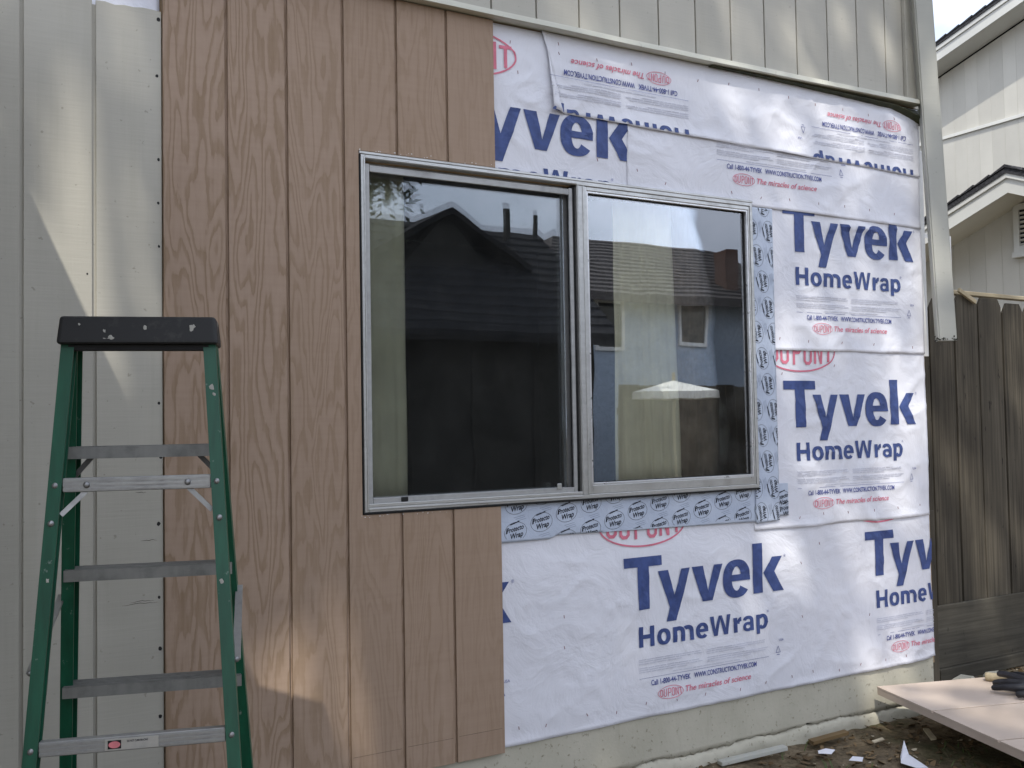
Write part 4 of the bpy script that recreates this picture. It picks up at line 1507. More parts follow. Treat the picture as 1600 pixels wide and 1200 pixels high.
bmesh.ops.bevel(bm, geom=[e for e in bm.edges if abs(e.verts[0].co.z - e.verts[1].co.z) > 0.02], offset=0.007, segments=2, affect='EDGES')
dsp = from_bm('pipe', bm, M['spout'], sp)
so = dsp.modifiers.new('thickness', 'SOLIDIFY'); so.thickness = 0.0015
bm = bmesh.new()
for i in range(46):
    u_, v_ = random.choice(((-1, None), (1, None), (None, -1)))
    z = 1.870 + abs(random.gauss(0, .014))
    a = 0.0442 * u_ if u_ else random.uniform(-.040, .040)
    b = -0.0366 if u_ is None else random.uniform(-.036, .036)
    if u_: a *= 1.012
    pc = p0 + Vector((a * math.cos(ang) - b * math.sin(ang) - (z - 1.868) * 0.0586, a * math.sin(ang) + b * math.cos(ang), z - p0.z))
    q = random.uniform(.002, .005)
    add_box(bm, pc.x - q, pc.x + q, pc.y - .0012, pc.y + .0012, pc.z - q * .7, pc.z + q * .9)
o = from_bm('grime', bm, simple('black_grime', (0.05, 0.048, 0.04), 0.9, 0.1), sp)
o['kind'] = 'stuff'
box('bracket', 3.60, 3.70, -0.055, -0.033, 4.30, 4.33, M['spout'], sp)

# perforated metal strap hanging behind it
bm = bmesh.new()
sx0_, sx1_, sy = 4.035, 4.066, 0.10
for i in range(15):
    za, zb_ = 2.135 + i * 0.0195, 2.135 + (i + 1) * 0.0195
    add_box(bm, sx0_, sx0_ + 0.009, sy, sy + 0.0015, za, zb_ - .0001)
    add_box(bm, sx0_ + 0.022, sx1_, sy, sy + 0.0015, za, zb_ - .0001)
    add_box(bm, sx0_ + 0.0091, sx0_ + 0.0219, sy, sy + 0.0015, za, za + 0.0085)
add_box(bm, sx0_ - 0.40, sx1_, sy, sy + 0.0015, 2.4285, 2.452)
o = from_bm('perforated_strap', bm, M['white'])
tag(o, 'thin white perforated metal strap hanging beside the downspout above the fence', 'strap')

# ------------------------------------------------------------------ fence
FY = 0.30
fence = empty('wooden_fence', (4.5, FY, 0.06), 'weathered dark dog-eared picket fence beyond the house corner', 'fence')
ed = [3.715, 3.925, 4.130, 4.345, 4.556, 4.781, 4.985, 5.195, 5.40, 5.60, 5.81, 6.02, 6.22, 6.43, 6.64, 6.85]
tp = [2.10, 2.135, 2.15, 2.178, 2.172, 2.150, 2.140, 2.15, 2.145, 2.15, 2.14, 2.15, 2.14, 2.15, 2.14]
for i in range(len(ed) - 1):
    x0, x1 = ed[i] + 0.004 + random.uniform(0, .004), ed[i + 1] - 0.005 - random.uniform(0, .006)
    t = tp[i]
    c1, c2 = random.uniform(.030, .045), random.uniform(.030, .045)
    bm = bmesh.new()
    yo = random.uniform(-.004, .004)
    add_prism(bm, [(x0, 0.40), (x1, 0.40), (x1, t - c2 * 1.5), (x1 - c2, t), (x0 + c1, t), (x0, t - c1 * 1.5)], FY + yo, FY + 0.017 + yo, 0.0015)
    for v in bm.verts: v.co.x += (v.co.z - 1.2) * random.uniform(-1, 1) * 0.0
    from_bm('picket', bm, M['fence'], fence)
    # kick boards and ground boards along the picket feet
for a, b in ((3.72, 5.30), (5.305, 6.9)):
    box('kick_board', a, b, FY - 0.026, FY - 0.0055, 0.128, 0.462, M['fence_h'], fence, 0.002)
    box('ground_board', a + 0.35, b, FY - 0.045, FY - 0.015, 0.055, 0.1265, M['fence_h'], fence, 0.002)
box('fence_rail', 3.72, 6.9, FY + 0.023, FY + 0.06, 1.85, 1.94, M['fence_h'], fence, 0.002)
box('fence_rail', 3.72, 6.9, FY + 0.023, FY + 0.06, 0.62, 0.71, M['fence_h'], fence, 0.002)
box('fence_post', 5.15, 5.24, FY + 0.062, FY + 0.15, 0.0, 2.05, M['fence'], fence, 0.003)
box('fence_post', 3.74, 3.82, FY + 0.062, FY + 0.14, 0.0, 2.05, M['fence'], fence, 0.003)
# pale batten lying along the picket tops
Mx = Matrix.Translation((4.37, FY + 0.045, 2.180)) @ Matrix.Rotation(math.radians(0.3), 4, 'Y') @ Matrix.Rotation(math.radians(1), 4, 'Z')
o = box('batten', 0.0, 2.3, -0.02, 0.03, 0.006, 0.030, M['newwood'], None, 0.003, Mx)
tag(o, 'pale wooden batten lying along the top of the picket fence', 'batten')
Mx = Matrix.Translation((4.375, FY - 0.010, 2.198)) @ Matrix.Rotation(math.radians(24), 4, 'Y')
o = box('wood_offcut', -0.01, 0.150, -0.016, 0.001, -0.010, 0.014, M['newwood'], None, 0.002, Mx)
tag(o, 'short slanting wood offcut hooked over the fence top at the batten end', 'wood offcut')

# ------------------------------------------------------------------ neighbour's house
nb = empty('neighbour_house', (11.0, 3.2, 0.04), 'pale grey neighbouring house with two gables and dark shingle roofs', 'house')
NX1, NXF = 12.5, 12.1


def zu(y): return 7.226 + 0.280 * (5.101 - y) if y > 2.0 else 7.226 + 0.280 * 3.101 - 0.28 * (2.0 - y)


def zl(y): return 4.12 + 0.368 * (3.187 - y) if y > 3.187 else 4.12 - 0.41 * (3.187 - y)


def gable(y0, y1, ridge, zf, zb, x0, x1, mat, name):
    ysn = sorted({y0, y1} | ({ridge} if y0 < ridge < y1 else set()))
    poly = [(y0, zb), (y1, zb)] + [(y, zf(y)) for y in reversed(ysn)]
    return prism(name, poly, x0, x1, mat, nb, axis='x')


gable(-5.0, 8.6, 2.0, lambda y: zu(y) - 0.30, 0.0, NX1 + 0.0225, NX1 + 8, M['neigh'], 'wall')
ysb = 8.6
i = 0
while ysb > -4.9:
    y0, y1 = ysb - U + 0.003, ysb - 0.003
    for (za, zb_, xo) in ((0.1, 5.655, 0.0), (5.67, None, 0.0)):
        poly = [(y0, za), (y1, za)]
        if zb_: poly += [(y1, zb_), (y0, zb_)]
        else: poly += [(y1, zu(y1) - 0.27)] + ([(2.0, zu(2.0) - .27)] if y0 < 2.0 < y1 else []) + [(y0, zu(y0) - 0.27)]
        if ysb > 3.2 or zb_ is None and ysb > 0:
            prism('siding_board', poly, NX1 + 0.0205, NX1 + 0.032, M['neigh'], nb, axis='x')
    ysb -= U
box('band', NX1 - 0.010, NX1 + 0.0195, -5.0, 8.6, 5.640, 5.685, M['neigh_trim'], nb)
for sgn, (ya, yb) in (('l', (2.0, 9.1)), ('r', (-5.4, 2.0))):
    prism('fascia', [(ya, zu(ya) - 0.25), (yb, zu(yb) - 0.25), (yb, zu(yb) - 0.105), (ya, zu(ya) - 0.105)], NXF, NXF + 0.03, M['neigh_trim'], nb, axis='x')
    prism('fascia', [(ya, zu(ya) - 0.104), (yb, zu(yb) - 0.104), (yb, zu(yb) - 0.045), (ya, zu(ya) - 0.045)], NXF - 0.022, NXF + 0.028, M['neigh_trim'], nb, axis='x')
    prism('roof', [(ya, zu(ya) - 0.044), (yb, zu(yb) - 0.044), (yb, zu(yb) + 0.0), (ya, zu(ya) + 0.0)], NXF - 0.035, NX1 + 8.3, M['shingle'], nb, axis='x')
    prism('soffit', [(ya, zu(ya) - 0.245), (yb, zu(yb) - 0.245), (yb, zu(yb) - 0.23), (ya, zu(ya) - 0.23)], NXF + 0.031, NX1 + 0.0195, M['neigh_trim'], nb, axis='x')
# stepped shingle courses on the two visible rakes
def courses(ya, yb, zf, x, n, up=1):
    for i in range(n):
        a, b = ya + (yb - ya) * i / n, ya + (yb - ya) * (i + 1) / n
        prism('shingle', [(a, zf(a) + 0.002), (b + 0.02, zf(b + 0.02) + 0.002), (b + 0.02, zf(b + 0.02) + 0.010), (a, zf(a) + 0.034)], x, x + 0.4, M['shingle'], nb, axis='x')


courses(4.2, 7.2, zu, NXF - 0.045, 14)
# lower gable wing
LXW, LXF = 9.70, 9.25
gable(0.3, 6.3, 3.187, lambda y: zl(y) - 0.28, 0.0, LXW + 0.0225, NX1 - 0.04, M['neigh'], 'wing_wall')
ysb = 3.592 + U * 13
while ysb > 0.6:
    y0, y1 = ysb - U + 0.0032, ysb - 0.0032
    if y1 < 6.3:
        poly = [(y0, 0.1), (y1, 0.1), (y1, zl(y1) - 0.25)] + ([(3.187, zl(3.187) - .25)] if y0 < 3.187 < y1 else []) + [(y0, zl(y0) - 0.25)]
        prism('siding_board', poly, LXW + 0.020, LXW + 0.032, M['neigh'], nb, axis='x')
    ysb -= U
for (ya, yb) in ((3.187, 6.7), (-0.2, 3.187)):
    prism('fascia', [(ya, zl(ya) - 0.268), (yb, zl(yb) - 0.268), (yb, zl(yb) - 0.110), (ya, zl(ya) - 0.110)], LXF, LXF + 0.03, M['neigh_trim'], nb, axis='x')
    prism('fascia', [(ya, zl(ya) - 0.109), (yb, zl(yb) - 0.109), (yb, zl(yb) - 0.060), (ya, zl(ya) - 0.060)], LXF - 0.02, LXF + 0.028, M['neigh_trim'], nb, axis='x')
    prism('roof', [(ya, zl(ya) - 0.059), (yb, zl(yb) - 0.059), (yb, zl(yb) - 0.005), (ya, zl(ya) - 0.005)], LXF - 0.03, NX1 - 0.002, M['shingle'], nb, axis='x')
    prism('soffit', [(ya, zl(ya) - 0.262), (yb, zl(yb) - 0.262), (yb, zl(yb) - 0.248), (ya, zl(ya) - 0.248)], LXF + 0.031, LXW + 0.0195, M['neigh_trim'], nb, axis='x')
courses(3.187, 4.9, zl, LXF - 0.04, 9)
courses(3.187, 1.6, zl, LXF - 0.041, 8)
# gable vent with slats
vent = box('vent', LXW - 0.012, LXW + 0.0198, 2.975, 3.400, 3.275, 3.800, M['gasket_gap'], nb)
for a in ((2.975, 3.04, 3.275, 3.80), (3.345, 3.41, 3.275, 3.80), (3.0405, 3.3445, 3.735, 3.80), (3.0405, 3.3445, 3.275, 3.335)):
    box('vent_frame', LXW - 0.035, LXW - 0.0125, a[0], a[1], a[2], a[3], M['neigh_trim'], vent)
for i in range(8):
    z = 3.345 + i * 0.0495
    Mx = Matrix.Translation((LXW - 0.022, 0, z)) @ Matrix.Rotation(math.radians(35), 4, 'Y')
    box('vent_slat', -0.014, 0.014, 3.041, 3.344, 0.0, 0.010, M['neigh_trim'], vent, 0, Mx)
box('vent_sill', LXW - 0.05, LXW + 0.0195, 2.95, 3.43, 3.215, 3.274, M['neigh_trim'], nb)

# ------------------------------------------------------------------ siding sheet lying on blocks, lower right
sheet = empty('lying_siding_sheet', (3.7, -0.5, 0.2), 'pinkish-brown grooved siding sheet lying flat on blocks by the foundation', 'siding sheet')
ZL = 0.216
c0 = Vector((3.212, -0.050, 0))
d1 = Vector((-0.300, -0.954, 0)).normalized()      # short edge, towards the viewer
d2 = Vector((0.952, -0.290, 0)).normalized()       # grooves
kly = NT('bare_lying_board', 0.62, 0.3)
kv = kly.noise(kly.coord((1, 1, 1), 3.0, (0, 0, 0.3)), 3.0, 5)
kly.color(kly.ramp(kv, [(0.3, (0.44, 0.36, 0.295)), (0.7, (0.54, 0.45, 0.375))]))
kly.bump(kly.noise(kly.coord((6, 60, 1), 3.0, (0, 0, 0.3)), 1.0, 4), 0.25, 0.001)
for i in range(3):
    a0, a1 = 0.415 * i + (0.006 if i else 0), 0.415 * (i + 1) - 0.006
    bm = bmesh.new()
    P4 = [c0 + d1 * a0, c0 + d1 * a0 + d2 * 2.44, c0 + d1 * a1 + d2 * 2.44, c0 + d1 * a1]
    add_prism(bm, [(p.x, p.y) for p in P4], ZL + 0.007, ZL + 0.016, 0.0012, 'z')
    from_bm('siding_board', bm, kly.m, sheet)
P4 = [c0 + d1 * 0.001 + d2 * .001, c0 + d1 * 0.001 + d2 * 2.439, c0 + d1 * 1.24 + d2 * 2.439, c0 + d1 * 1.24 + d2 * .001]
prism('panel_core', [(p.x, p.y) for p in P4], ZL - 0.022, ZL + 0.0068, kly.m, sheet, 0, 'z')
for (u_, v_) in ((0.45, 0.25), (0.45, 1.0), (2.0, 0.25), (2.0, 1.0)):
    p = c0 + d2 * u_ + d1 * v_
    o = box('support_block', -0.045, 0.045, -0.12, 0.12, 0.02, ZL - 0.0222, M['newwood'], None, 0.003, Matrix.Translation((p.x, p.y, 0)) @ Matrix.Rotation(-0.3, 4, 'Z'))
    tag(o, 'rough wood block under the lying siding sheet, ' + {(0.45, 0.25): 'near its corner by the foundation', (0.45, 1.0): 'near its front left corner', (2.0, 0.25): 'near its far right corner', (2.0, 1.0): 'near its front right corner'}[(u_, v_)], 'wood block', 'blocks carrying the lying sheet')

# wooden stake and black work glove on it
stake = empty('wooden_stake', (3.80, -0.22, 0.24), 'pale round wooden handle lying on the siding sheet under the glove', 'wooden handle')
bm = bmesh.new()
q0, q1 = Vector((3.712, -0.262, 0.2525)), Vector((4.02, -0.72, 0.2535))
add_tube(bm, [q0, q0.lerp(q1, 0.02), q0.lerp(q1, 0.5), q1], [0.017, 0.0205, 0.020, 0.020], 14)
from_bm('handle', bm, M['newwood'], stake, smooth=True)


def glove():
    zt = ZL + 0.016
    bm = bmesh.new()
    lay = bm.verts.layers.skin.verify()

    def chain(pts, start=None):
        prev = start
        for (x, y, z, r) in pts:
            v = bm.verts.new((x, y, z))
            v[lay].radius = (r, r * 0.9)
            if prev is not None: bm.edges.new((prev, v))
            prev = v
        return prev
    def knuckle(x, y, z, r):
        k = bm.verts.new((x, y, zt + z)); k[lay].radius = (r, r * .92); bm.edges.new((root, k)); return k
    root = bm.verts.new((3.665, -0.575, zt + 0.046)); root[lay].radius = (0.044, 0.034); root[lay].use_root = True
    chain([(3.715, -0.660, zt + 0.050, 0.040), (3.765, -0.745, zt + 0.050, 0.044), (3.815, -0.830, zt + 0.050, 0.050)], root)
    chain([(3.572, -0.470, zt + 0.036, 0.0180), (3.562, -0.435, zt + 0.028, 0.0172), (3.560, -0.402, zt + 0.019, 0.0150)], knuckle(3.592, -0.512, 0.038, 0.0215))
    chain([(3.624, -0.442, zt + 0.046, 0.0185), (3.620, -0.402, zt + 0.036, 0.0176), (3.622, -0.366, zt + 0.024, 0.0152)], knuckle(3.634, -0.488, 0.046, 0.0220))
    chain([(3.680, -0.425, zt + 0.060, 0.0190), (3.684, -0.382, zt + 0.060, 0.0180), (3.688, -0.345, zt + 0.054, 0.0158)], knuckle(3.678, -0.475, 0.056, 0.0220))
    chain([(3.738, -0.435, zt + 0.058, 0.0180), (3.748, -0.398, zt + 0.052, 0.0172), (3.752, -0.366, zt + 0.042, 0.0150)], knuckle(3.722, -0.482, 0.054, 0.0215))
    chain([(3.562, -0.560, zt + 0.026, 0.0185), (3.542, -0.528, zt + 0.020, 0.0165)], knuckle(3.598, -0.580, 0.034, 0.0225))
    me = bpy.data.meshes.new('work_glove')
    bm.to_mesh(me); bm.free()
    o = link('work_glove', me, M['glove'])
    o.modifiers.new('skin', 'SKIN')
    sb = o.modifiers.new('smooth', 'SUBSURF'); sb.levels = 2; sb.render_levels = 2
    dg = bpy.context.evaluated_depsgraph_get()
    me2 = bpy.data.meshes.new_from_object(o.evaluated_get(dg))
    o.modifiers.clear()
    o.data = me2
    for v in me2.vertices: v.co.z = max(v.co.z, zt + 0.0012)
    me2.polygons.foreach_set('use_smooth', [True] * len(me2.polygons))
    if not me2.materials: me2.materials.append(M['glove'])
    tag(o, 'black rubber-coated work glove with curled fingers on the lying siding sheet', 'glove')


glove()

# ------------------------------------------------------------------ litter on the soil
def gz(x, y):
    near = sstep(-2.2, -1.2, y) * (1 - sstep(0.5, 1.2, y)) * sstep(1.2, 2.0, x) * (1 - sstep(4.9, 5.6, x))
    return 0.040 + near * (0.018 * nz(x * 2.3, y * 2.3) + 0.010 * nz(x * 7, y * 7, 4) + 0.006 * nz(x * 17, y * 17, 9)) - 0.02 * sstep(0.2, 0.5, y) * near


def flakes(name, n, smin, smax, mat, label, cat, rg, th=0.002, aspect=(0.25, 0.7)):
    vs, fs = [], []
    for _ in range(n):
        x, y = random.uniform(rg[0], rg[1]), random.uniform(rg[2], rg[3])
        s = random.uniform(smin, smax); w = s * random.uniform(*aspect)
        a = random.uniform(0, 6.28)
        R = Matrix.Rotation(a, 3, 'Z') @ Matrix.Rotation(random.gauss(0, .35), 3, 'X') @ Matrix.Rotation(random.gauss(0, .3), 3, 'Y')
        c = Vector((x, y, gz(x, y) + 0.004 + random.random() * .006))
        sh = [(-1, -.5), (-.3, -1), (.7, -.8), (1, .1), (.4, 1), (-.6, .8)]
        b = len(vs)
        for h_ in (th, 0):
            for p, q in sh:
                vs.append(tuple(c + R @ Vector((p * s * .5 * random.uniform(.8, 1.2), q * w * .5 * random.uniform(.8, 1.2), h_))))
        fs.append(tuple(range(b, b + 6))); fs.append(tuple(range(b + 11, b + 5, -1)))
        for i in range(6):
            j = (i + 1) % 6
            fs.append((b + i, b + 6 + i, b + 6 + j, b + j))
    o = from_pd(name, vs, fs, mat)
    return tag(o, label, cat, kind='stuff')


flakes('leaf_litter', 2600, 0.012, 0.050, M['litter'], 'brown leaf litter and bark scattered over the bare soil', 'leaf litter', (1.6, 5.2, -1.4, 0.28))
flakes('pale_litter', 220, 0.006, 0.026, M['chip'], 'small pale wood and paint chips on the soil', 'chips', (1.6, 5.0, -1.3, 0.25), aspect=(.3, .9))
bl, bf = [], []
for _ in range(1500):
    x, y = random.uniform(1.8, 6.5), random.uniform(-1.2, 0.28)
    if nz(x * 2, y * 2, 8) < 0.02 and y < 0.06: continue
    if x < 3.7 and y > -0.06: continue
    h_ = random.uniform(.015, .06); a = random.uniform(0, 6.28); w = random.uniform(.002, .004)
    dx, dy = math.cos(a), math.sin(a)
    z = gz(x, y) - .002
    b = len(bl)
    bl += [(x - dy * w, y + dx * w, z), (x + dy * w, y - dx * w, z), (x + dx * h_ * .5 + dy * w * .6, y + dy * h_ * .5 - dx * w * .6, z + h_ * .7), (x + dx * h_ * .5 - dy * w * .6, y + dy * h_ * .5 + dx * w * .6, z + h_ * .7), (x + dx * h_ * .95, y + dy * h_ * .95, z + h_ * .9)]
    bf += [(b, b + 1, b + 2, b + 3), (b + 3, b + 2, b + 4)]
o = from_pd('weeds', bl, bf, M['grass'])
tag(o, 'sparse green weeds along the fence foot and soil', 'weeds', kind='stuff')


def scrap(name, pts, z, mat, label, cat, th=0.002, bend=0.0, group=None):
    bm = bmesh.new()
    add_prism(bm, pts, 0, th, 0, 'z')
    cxm = sum(p[0] for p in pts) / len(pts); cym = sum(p[1] for p in pts) / len(pts)
    for v in bm.verts:
        d = (v.co.x - cxm) * .8 + (v.co.y - cym)
        v.co.z += z + bend * d * d * 20 + bend * d
    return tag(from_bm(name, bm, mat), label, cat, group)


o = box('wood_strip', -0.17, 0.17, -0.018, 0.018, 0.0, 0.018, M['spout'], None, 0.002,
        Matrix.Translation((2.40, -0.078, 0.056)) @ Matrix.Rotation(math.radians(-7), 4, 'Z') @ Matrix.Rotation(math.radians(-3), 4, 'Y'))
tag(o, 'white painted wood strip on the soil at the foot of the foundation', 'wood strip')
scrap('wrap_scrap', [(2.83, -0.56), (2.88, -0.58), (2.95, -0.43), (3.02, -0.35), (2.91, -0.42), (2.85, -0.47)], 0.060, M['wrap'],
      'pointed torn scrap of white wrap on the soil at the bottom edge', 'scrap', 0.0012, 0.03)
scrap('wrap_scrap', [(2.66, -0.20), (2.70, -0.235), (2.745, -0.215), (2.72, -0.185), (2.68, -0.178)], 0.060, M['wrap'], 'small white wrap scrap beside the painted strip', 'scrap', 0.0012, 0.1)
scrap('wrap_scrap', [(2.70, -0.33), (2.735, -0.37), (2.77, -0.345), (2.74, -0.315)], 0.060, M['wrap'], 'small white scrap between the painted strip and the pointed scrap', 'scrap', 0.0012, 0.1)
scrap('wood_splinter', [(3.185, -0.36), (3.215, -0.365), (3.305, -0.255), (3.285, -0.24)], 0.066, M['newwood'], 'pale wood splinter on the soil in front of the lying sheet', 'splinter', 0.008, 0.0)
scrap('wood_splinter', [(2.72, -0.115), (2.96, -0.10), (2.97, -0.065), (2.73, -0.075)], 0.062, M['litter'], 'brown bark strip on the soil right of the painted strip', 'splinter', 0.014, 0.0)
scrap('wood_splinter', [(2.95, -0.25), (3.02, -0.245), (3.03, -0.225), (2.955, -0.232)], 0.066, M['chip'], 'little pale chip on the soil left of the splinter', 'splinter', 0.006, 0.0)
for (x, y, w, a) in ((4.18, 0.20, .16, .3), (4.42, 0.17, .12, -.2), (4.02, 0.16, .10, .5)):
    o = box('garden_stone', -w / 2, w / 2, -.05, .05, 0, .05, M['cement'], None, 0.018, Matrix.Translation((x, y, gz(x, y) + .002)) @ Matrix.Rotation(a, 4, 'Z'))
    tag(o, {4.18: 'largest of the pale stones along the fence foot', 4.42: 'pale stone on the right at the fence foot, near the wooden handle', 4.02: 'small pale stone at the fence foot nearest the house corner'}[x], 'stone')

# ------------------------------------------------------------------ across the yard, seen only in the panes
gar = empty('garage', (5.8, -9.5, 0.04), 'dark steep-roofed garage with a small cross gable across the yard, mirrored in the left pane', 'garage')
box('wall', 3.8, 7.15, -11.2, -7.95, 0.0, 2.62, M['garage'], gar)
prism('roof', [(-7.55, 2.52), (-9.5, 4.20), (-11.6, 2.52), (-11.6, 2.62), (-9.5, 4.32), (-7.55, 2.62)], 3.5, 7.30, M['dark_roof'], gar, axis='x')
for i in range(13):
    t0_, t1_ = i / 13, (i + 1) / 13
    ya, yb = -7.55 - 1.95 * t0_, -7.55 - 1.95 * t1_
    za, zb_ = 2.62 + 1.70 * t0_, 2.62 + 1.70 * t1_
    prism('shingle_course', [(ya, za + .004), (ya, za + .04), (yb, zb_ + .010), (yb, zb_ + .004)], 3.5, 7.30, M['dark_roof'], gar, axis='x')
prism('cross_gable', [(4.35, 3.30), (6.25, 3.30), (5.30, 4.28)], -9.4, -8.62, M['garage'], gar)
prism('cross_gable_roof', [(5.30, 4.29), (6.55, 3.55), (6.58, 3.63), (5.30, 4.38)], -9.9, -8.45, M['dark_roof'], gar)
prism('cross_gable_roof', [(5.30, 4.29), (4.05, 3.55), (4.02, 3.63), (5.30, 4.38)], -9.9, -8.45, M['dark_roof'], gar)
for xa in (4.4, 5.3, 6.2, 7.05):
    box('batten_strip', xa, xa + 0.05, -7.949, -7.92, 0.1, 2.5, M['garage'], gar)
box('vent_pipe', 6.55, 6.62, -9.3, -9.23, 4.0, 4.62, M['garage'], gar)
box('vent_pipe', 7.15, 7.20, -9.4, -9.35, 4.1, 4.60, M['garage'], gar)

bh = empty('blue_house', (11.5, -15.0, 0.04), 'blue-grey house with grey roof across the yard, mirrored in the right pane', 'house')
box('wall', 9.2, 15.8, -18.5, -12.4, 0.0, 3.95, M['blue_house'], bh)
EX0, EX1, RX0_, RX1_ = 8.9, 16.2, 11.3, 15.9
ev = [(EX0, -11.95, 3.86), (EX1, -11.95, 3.86), (EX1, -18.9, 3.86), (EX0, -18.9, 3.86), (RX0_, -15.4, 5.62), (RX1_, -15.4, 5.62)]
from_pd('roof', ev + [(x, y, z - 0.12) for x, y, z in ev], [(0, 1, 5, 4), (1, 2, 5), (2, 3, 4, 5), (3, 0, 4), (6, 10, 11, 7), (7, 11, 8), (8, 11, 10, 9), (9, 10, 6), (0, 6, 7, 1), (1, 7, 8, 2), (2, 8, 9, 3), (3, 9, 6, 0)], M['shade_roof'], bh)
for i in range(15):
    t0_, t1_ = i / 15, (i + 1) / 15
    L0, L1 = EX0 + (RX0_ - EX0) * t0_, EX0 + (RX0_ - EX0) * t1_
    R0, R1 = EX1 + (RX1_ - EX1) * t0_, EX1 + (RX1_ - EX1) * t1_
    ya, yb = -11.95 - 3.45 * t0_, -11.95 - 3.45 * t1_
    za, zb_ = 3.86 + 1.76 * t0_, 3.86 + 1.76 * t1_
    from_pd('shingle_course', [(L0, ya, za + .005), (R0, ya, za + .005), (R0, ya, za + .05), (L0, ya, za + .05), (L1, yb, zb_ + .012), (R1, yb, zb_ + .012), (R1, yb, zb_ + .005), (L1, yb, zb_ + .005)],
            [(0, 1, 2, 3), (3, 2, 5, 4), (4, 5, 6, 7), (0, 7, 6, 1), (0, 3, 4, 7), (1, 6, 5, 2)], M['shade_roof'], bh)
for (xa, xb, za, zb_) in ((10.30, 10.85, 2.95, 3.75), (12.35, 12.95, 3.05, 3.80)):
    f = bmesh.new()
    for a in ((xa - .07, xa, za - .07, zb_ + .07), (xb, xb + .07, za - .07, zb_ + .07), (xa, xb, zb_, zb_ + .07), (xa, xb, za - .07, za)):
        add_box(f, a[0] + .0005, a[1] - .0005, -12.399, -12.35, a[2], a[3])
    wf = from_bm('window', f, M['white'], bh)
    box('pane', xa, xb, -12.399, -12.385, za, zb_, M['pane_far'], wf)
box('chimney', 13.72, 14.05, -12.9, -12.5, 0.05, 5.05, simple('chimney_brick', (0.16, 0.10, 0.08), 0.9, 0.2), bh)

bf_ = empty('back_fence', (11, -9.5, 0.04), 'dark board fence at the back of the yard, mirrored low in the right pane', 'fence')
x = 8.7
while x < 17:
    box('picket', x, x + 0.185, -9.52, -9.50, 0.06, 2.05 + random.uniform(-.03, .03), M['fence'], bf_)
    x += 0.20
box('fence_rail', 8.7, 17, -9.56, -9.522, 1.6, 1.7, M['fence_h'], bf_)

um = empty('patio_umbrella', (8.7, -8.0, 0.04), 'cream patio umbrella with open canopy, mirrored low in the right pane', 'umbrella')
bm = bmesh.new()
apex = bm.verts.new((8.60, -8.0, 2.08))
ring1, ring2 = [], []
for k in range(8):
    t = k * math.pi / 4
    ring1.append(bm.verts.new((8.60 + 0.62 * math.cos(t), -8.0 + 0.62 * math.sin(t), 1.90)))
    ring2.append(bm.verts.new((8.60 + 0.63 * math.cos(t), -8.0 + 0.63 * math.sin(t), 1.79)))
for k in range(8):
    bm.faces.new((apex, ring1[k], ring1[(k + 1) % 8]))
    bm.faces.new((ring1[k], ring2[k], ring2[(k + 1) % 8], ring1[(k + 1) % 8]))
cn = from_bm('canopy', bm, M['canvas'], um)
so = cn.modifiers.new('thickness', 'SOLIDIFY'); so.thickness = 0.004
bm = bmesh.new(); add_tube(bm, [(8.60, -8, 0.04), (8.60, -8, 2.2)], 0.022, 10)
from_bm('pole', bm, M['newwood'], um)
bm = bmesh.new(); add_tube(bm, [(8.60, -8, 0.04), (8.60, -8, 0.12)], [0.26, 0.20], 16)
from_bm('base', bm, M['cement'], um)


def sun_gap(p, gaps, rg):
    """leaves cut away to throw sun patches on chosen wall spots (x, z, radius)"""
    k = p.y / SUN.y
    x, z = p.x - SUN.x * k, p.z - SUN.z * k
    for gx, gz_, rx_, rz_ in gaps:
        d = ((x - gx) / rx_) ** 2 + ((z - gz_) / rz_) ** 2
        if d < 1.0 and rg.random() < 0.93: return True
    k = (p.z - 0.23) / SUN.z
    x, y = p.x - SUN.x * k, p.y - SUN.y * k
    return 3.1 < x < 4.6 and -1.1 < y < 0.0 and rg.random() < 0.72 + 0.25 * nz(x * 3, y * 3, 2)


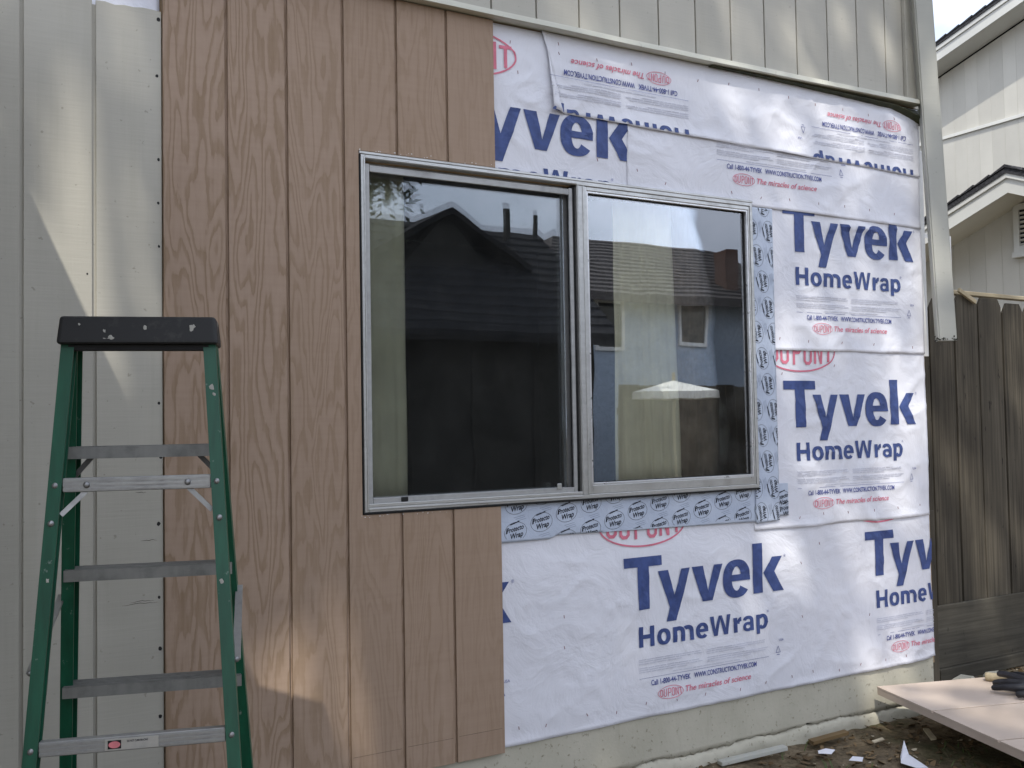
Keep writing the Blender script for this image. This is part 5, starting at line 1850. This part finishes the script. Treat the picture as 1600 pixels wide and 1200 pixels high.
def tree(name, base, trunk_top, centre, rad, nclump, nleaf, ls, mat, label, seed, clump_r=0.55, droop=0.0, shell=0.45, gaps=(), fill=()):
    rg = random.Random(seed)
    t = empty(name, base, label, 'tree')
    bm = bmesh.new()
    b, tt, c = Vector(base), Vector(trunk_top), Vector(centre)
    mid = b.lerp(tt, .5) + Vector((.12, -.1, 0))
    add_tube(bm, [b - Vector((0, 0, .1)), b.lerp(mid, .3), mid, tt], [.24, .19, .15, .12], 10)
    cl = []
    for i in range(nclump):
        while True:
            p = Vector((rg.uniform(-1, 1), rg.uniform(-1, 1), rg.uniform(-1, 1)))
            if shell * .2 < p.length < 1: break
        cl.append(c + Vector((p.x * rad[0], p.y * rad[1], p.z * rad[2])))
    cl += [Vector((x, 0, z)) + SUN * rg.uniform(11.6, 15.5) for x, z in fill]  # extra leaf clumps added along the sun's line to shade given wall points
    for i in range(0, nclump, max(1, nclump // 26)):
        m_ = tt.lerp(cl[i], .5) + Vector((rg.uniform(-.3, .3), rg.uniform(-.3, .3), .3))
        add_tube(bm, [tt, m_, cl[i]], [.07, .04, .012], 6)
    from_bm('trunk', bm, M['bark'], t, smooth=True)
    vs, fs = [], []
    for p in cl:
        cr = clump_r * rg.uniform(.6, 1.35)
        for _ in range(nleaf):
            q = Vector((rg.gauss(0, .45), rg.gauss(0, .45), rg.gauss(0, .32))) * cr
            if droop: q.z = q.z - abs(rg.gauss(0, droop)); q.x *= .6; q.y *= .6
            o_ = p + q
            if gaps and sun_gap(o_, gaps, rg): continue
            s = ls * rg.uniform(.6, 1.3)
            d = Vector((rg.gauss(0, 1), rg.gauss(0, 1), rg.gauss(0, .6) - droop * 2)).normalized()
            e = d.orthogonal().normalized()
            e.rotate(Matrix.Rotation(rg.uniform(0, 6.28), 3, d))
            w = s * (.22 if droop else .34)
            k = len(vs)
            vs += [tuple(o_ - d * s * .5), tuple(o_ + e * w), tuple(o_ + d * s * .5), tuple(o_ - e * w)]
            fs.append((k, k + 1, k + 2, k + 3))
    cro = from_pd('crown', vs, fs, mat, t)
    return t


tree('shade_tree', (-4.6, -8.4, 0.04), (-4.2, -7.6, 7.4), (-3.6, -6.3, 12.0), (4.3, 4.0, 3.0), 140, 85, 0.24, M['leaf_a'],
     'tall broad-leaved tree behind the viewer that dapples the wall', 11, 0.85,
     gaps=((-0.16, 2.68, 0.13, 0.28), (-0.28, 2.08, 0.30, 0.42), (-0.06, 1.85, 0.10, 0.30), (0.47, 0.58, 0.25, 0.34), (0.86, 1.02, 0.12, 0.10),
           (2.47, 2.86, 0.26, 0.14), (2.60, 0.80, 0.17, 0.28), (2.05, 3.3, 0.08, 0.2), (2.95, 1.95, 0.14, 0.25), (3.45, 1.2, 0.14, 0.3), (1.9, 0.45, 0.2, 0.12)),
     fill=[(x, z) for x in (0.15, 0.5, 0.85, 1.2) for z in (0.9, 1.35, 1.8, 2.25, 2.7)])
tree('drooping_tree', (2.0, -8.6, 0.04), (2.4, -8.3, 4.8), (3.55, -8.0, 5.12), (0.95, 0.9, 0.6), 46, 120, 0.15, M['leaf_b'],
     'dark drooping tree mirrored in the top left corner of the left pane', 5, 0.45, 0.35)
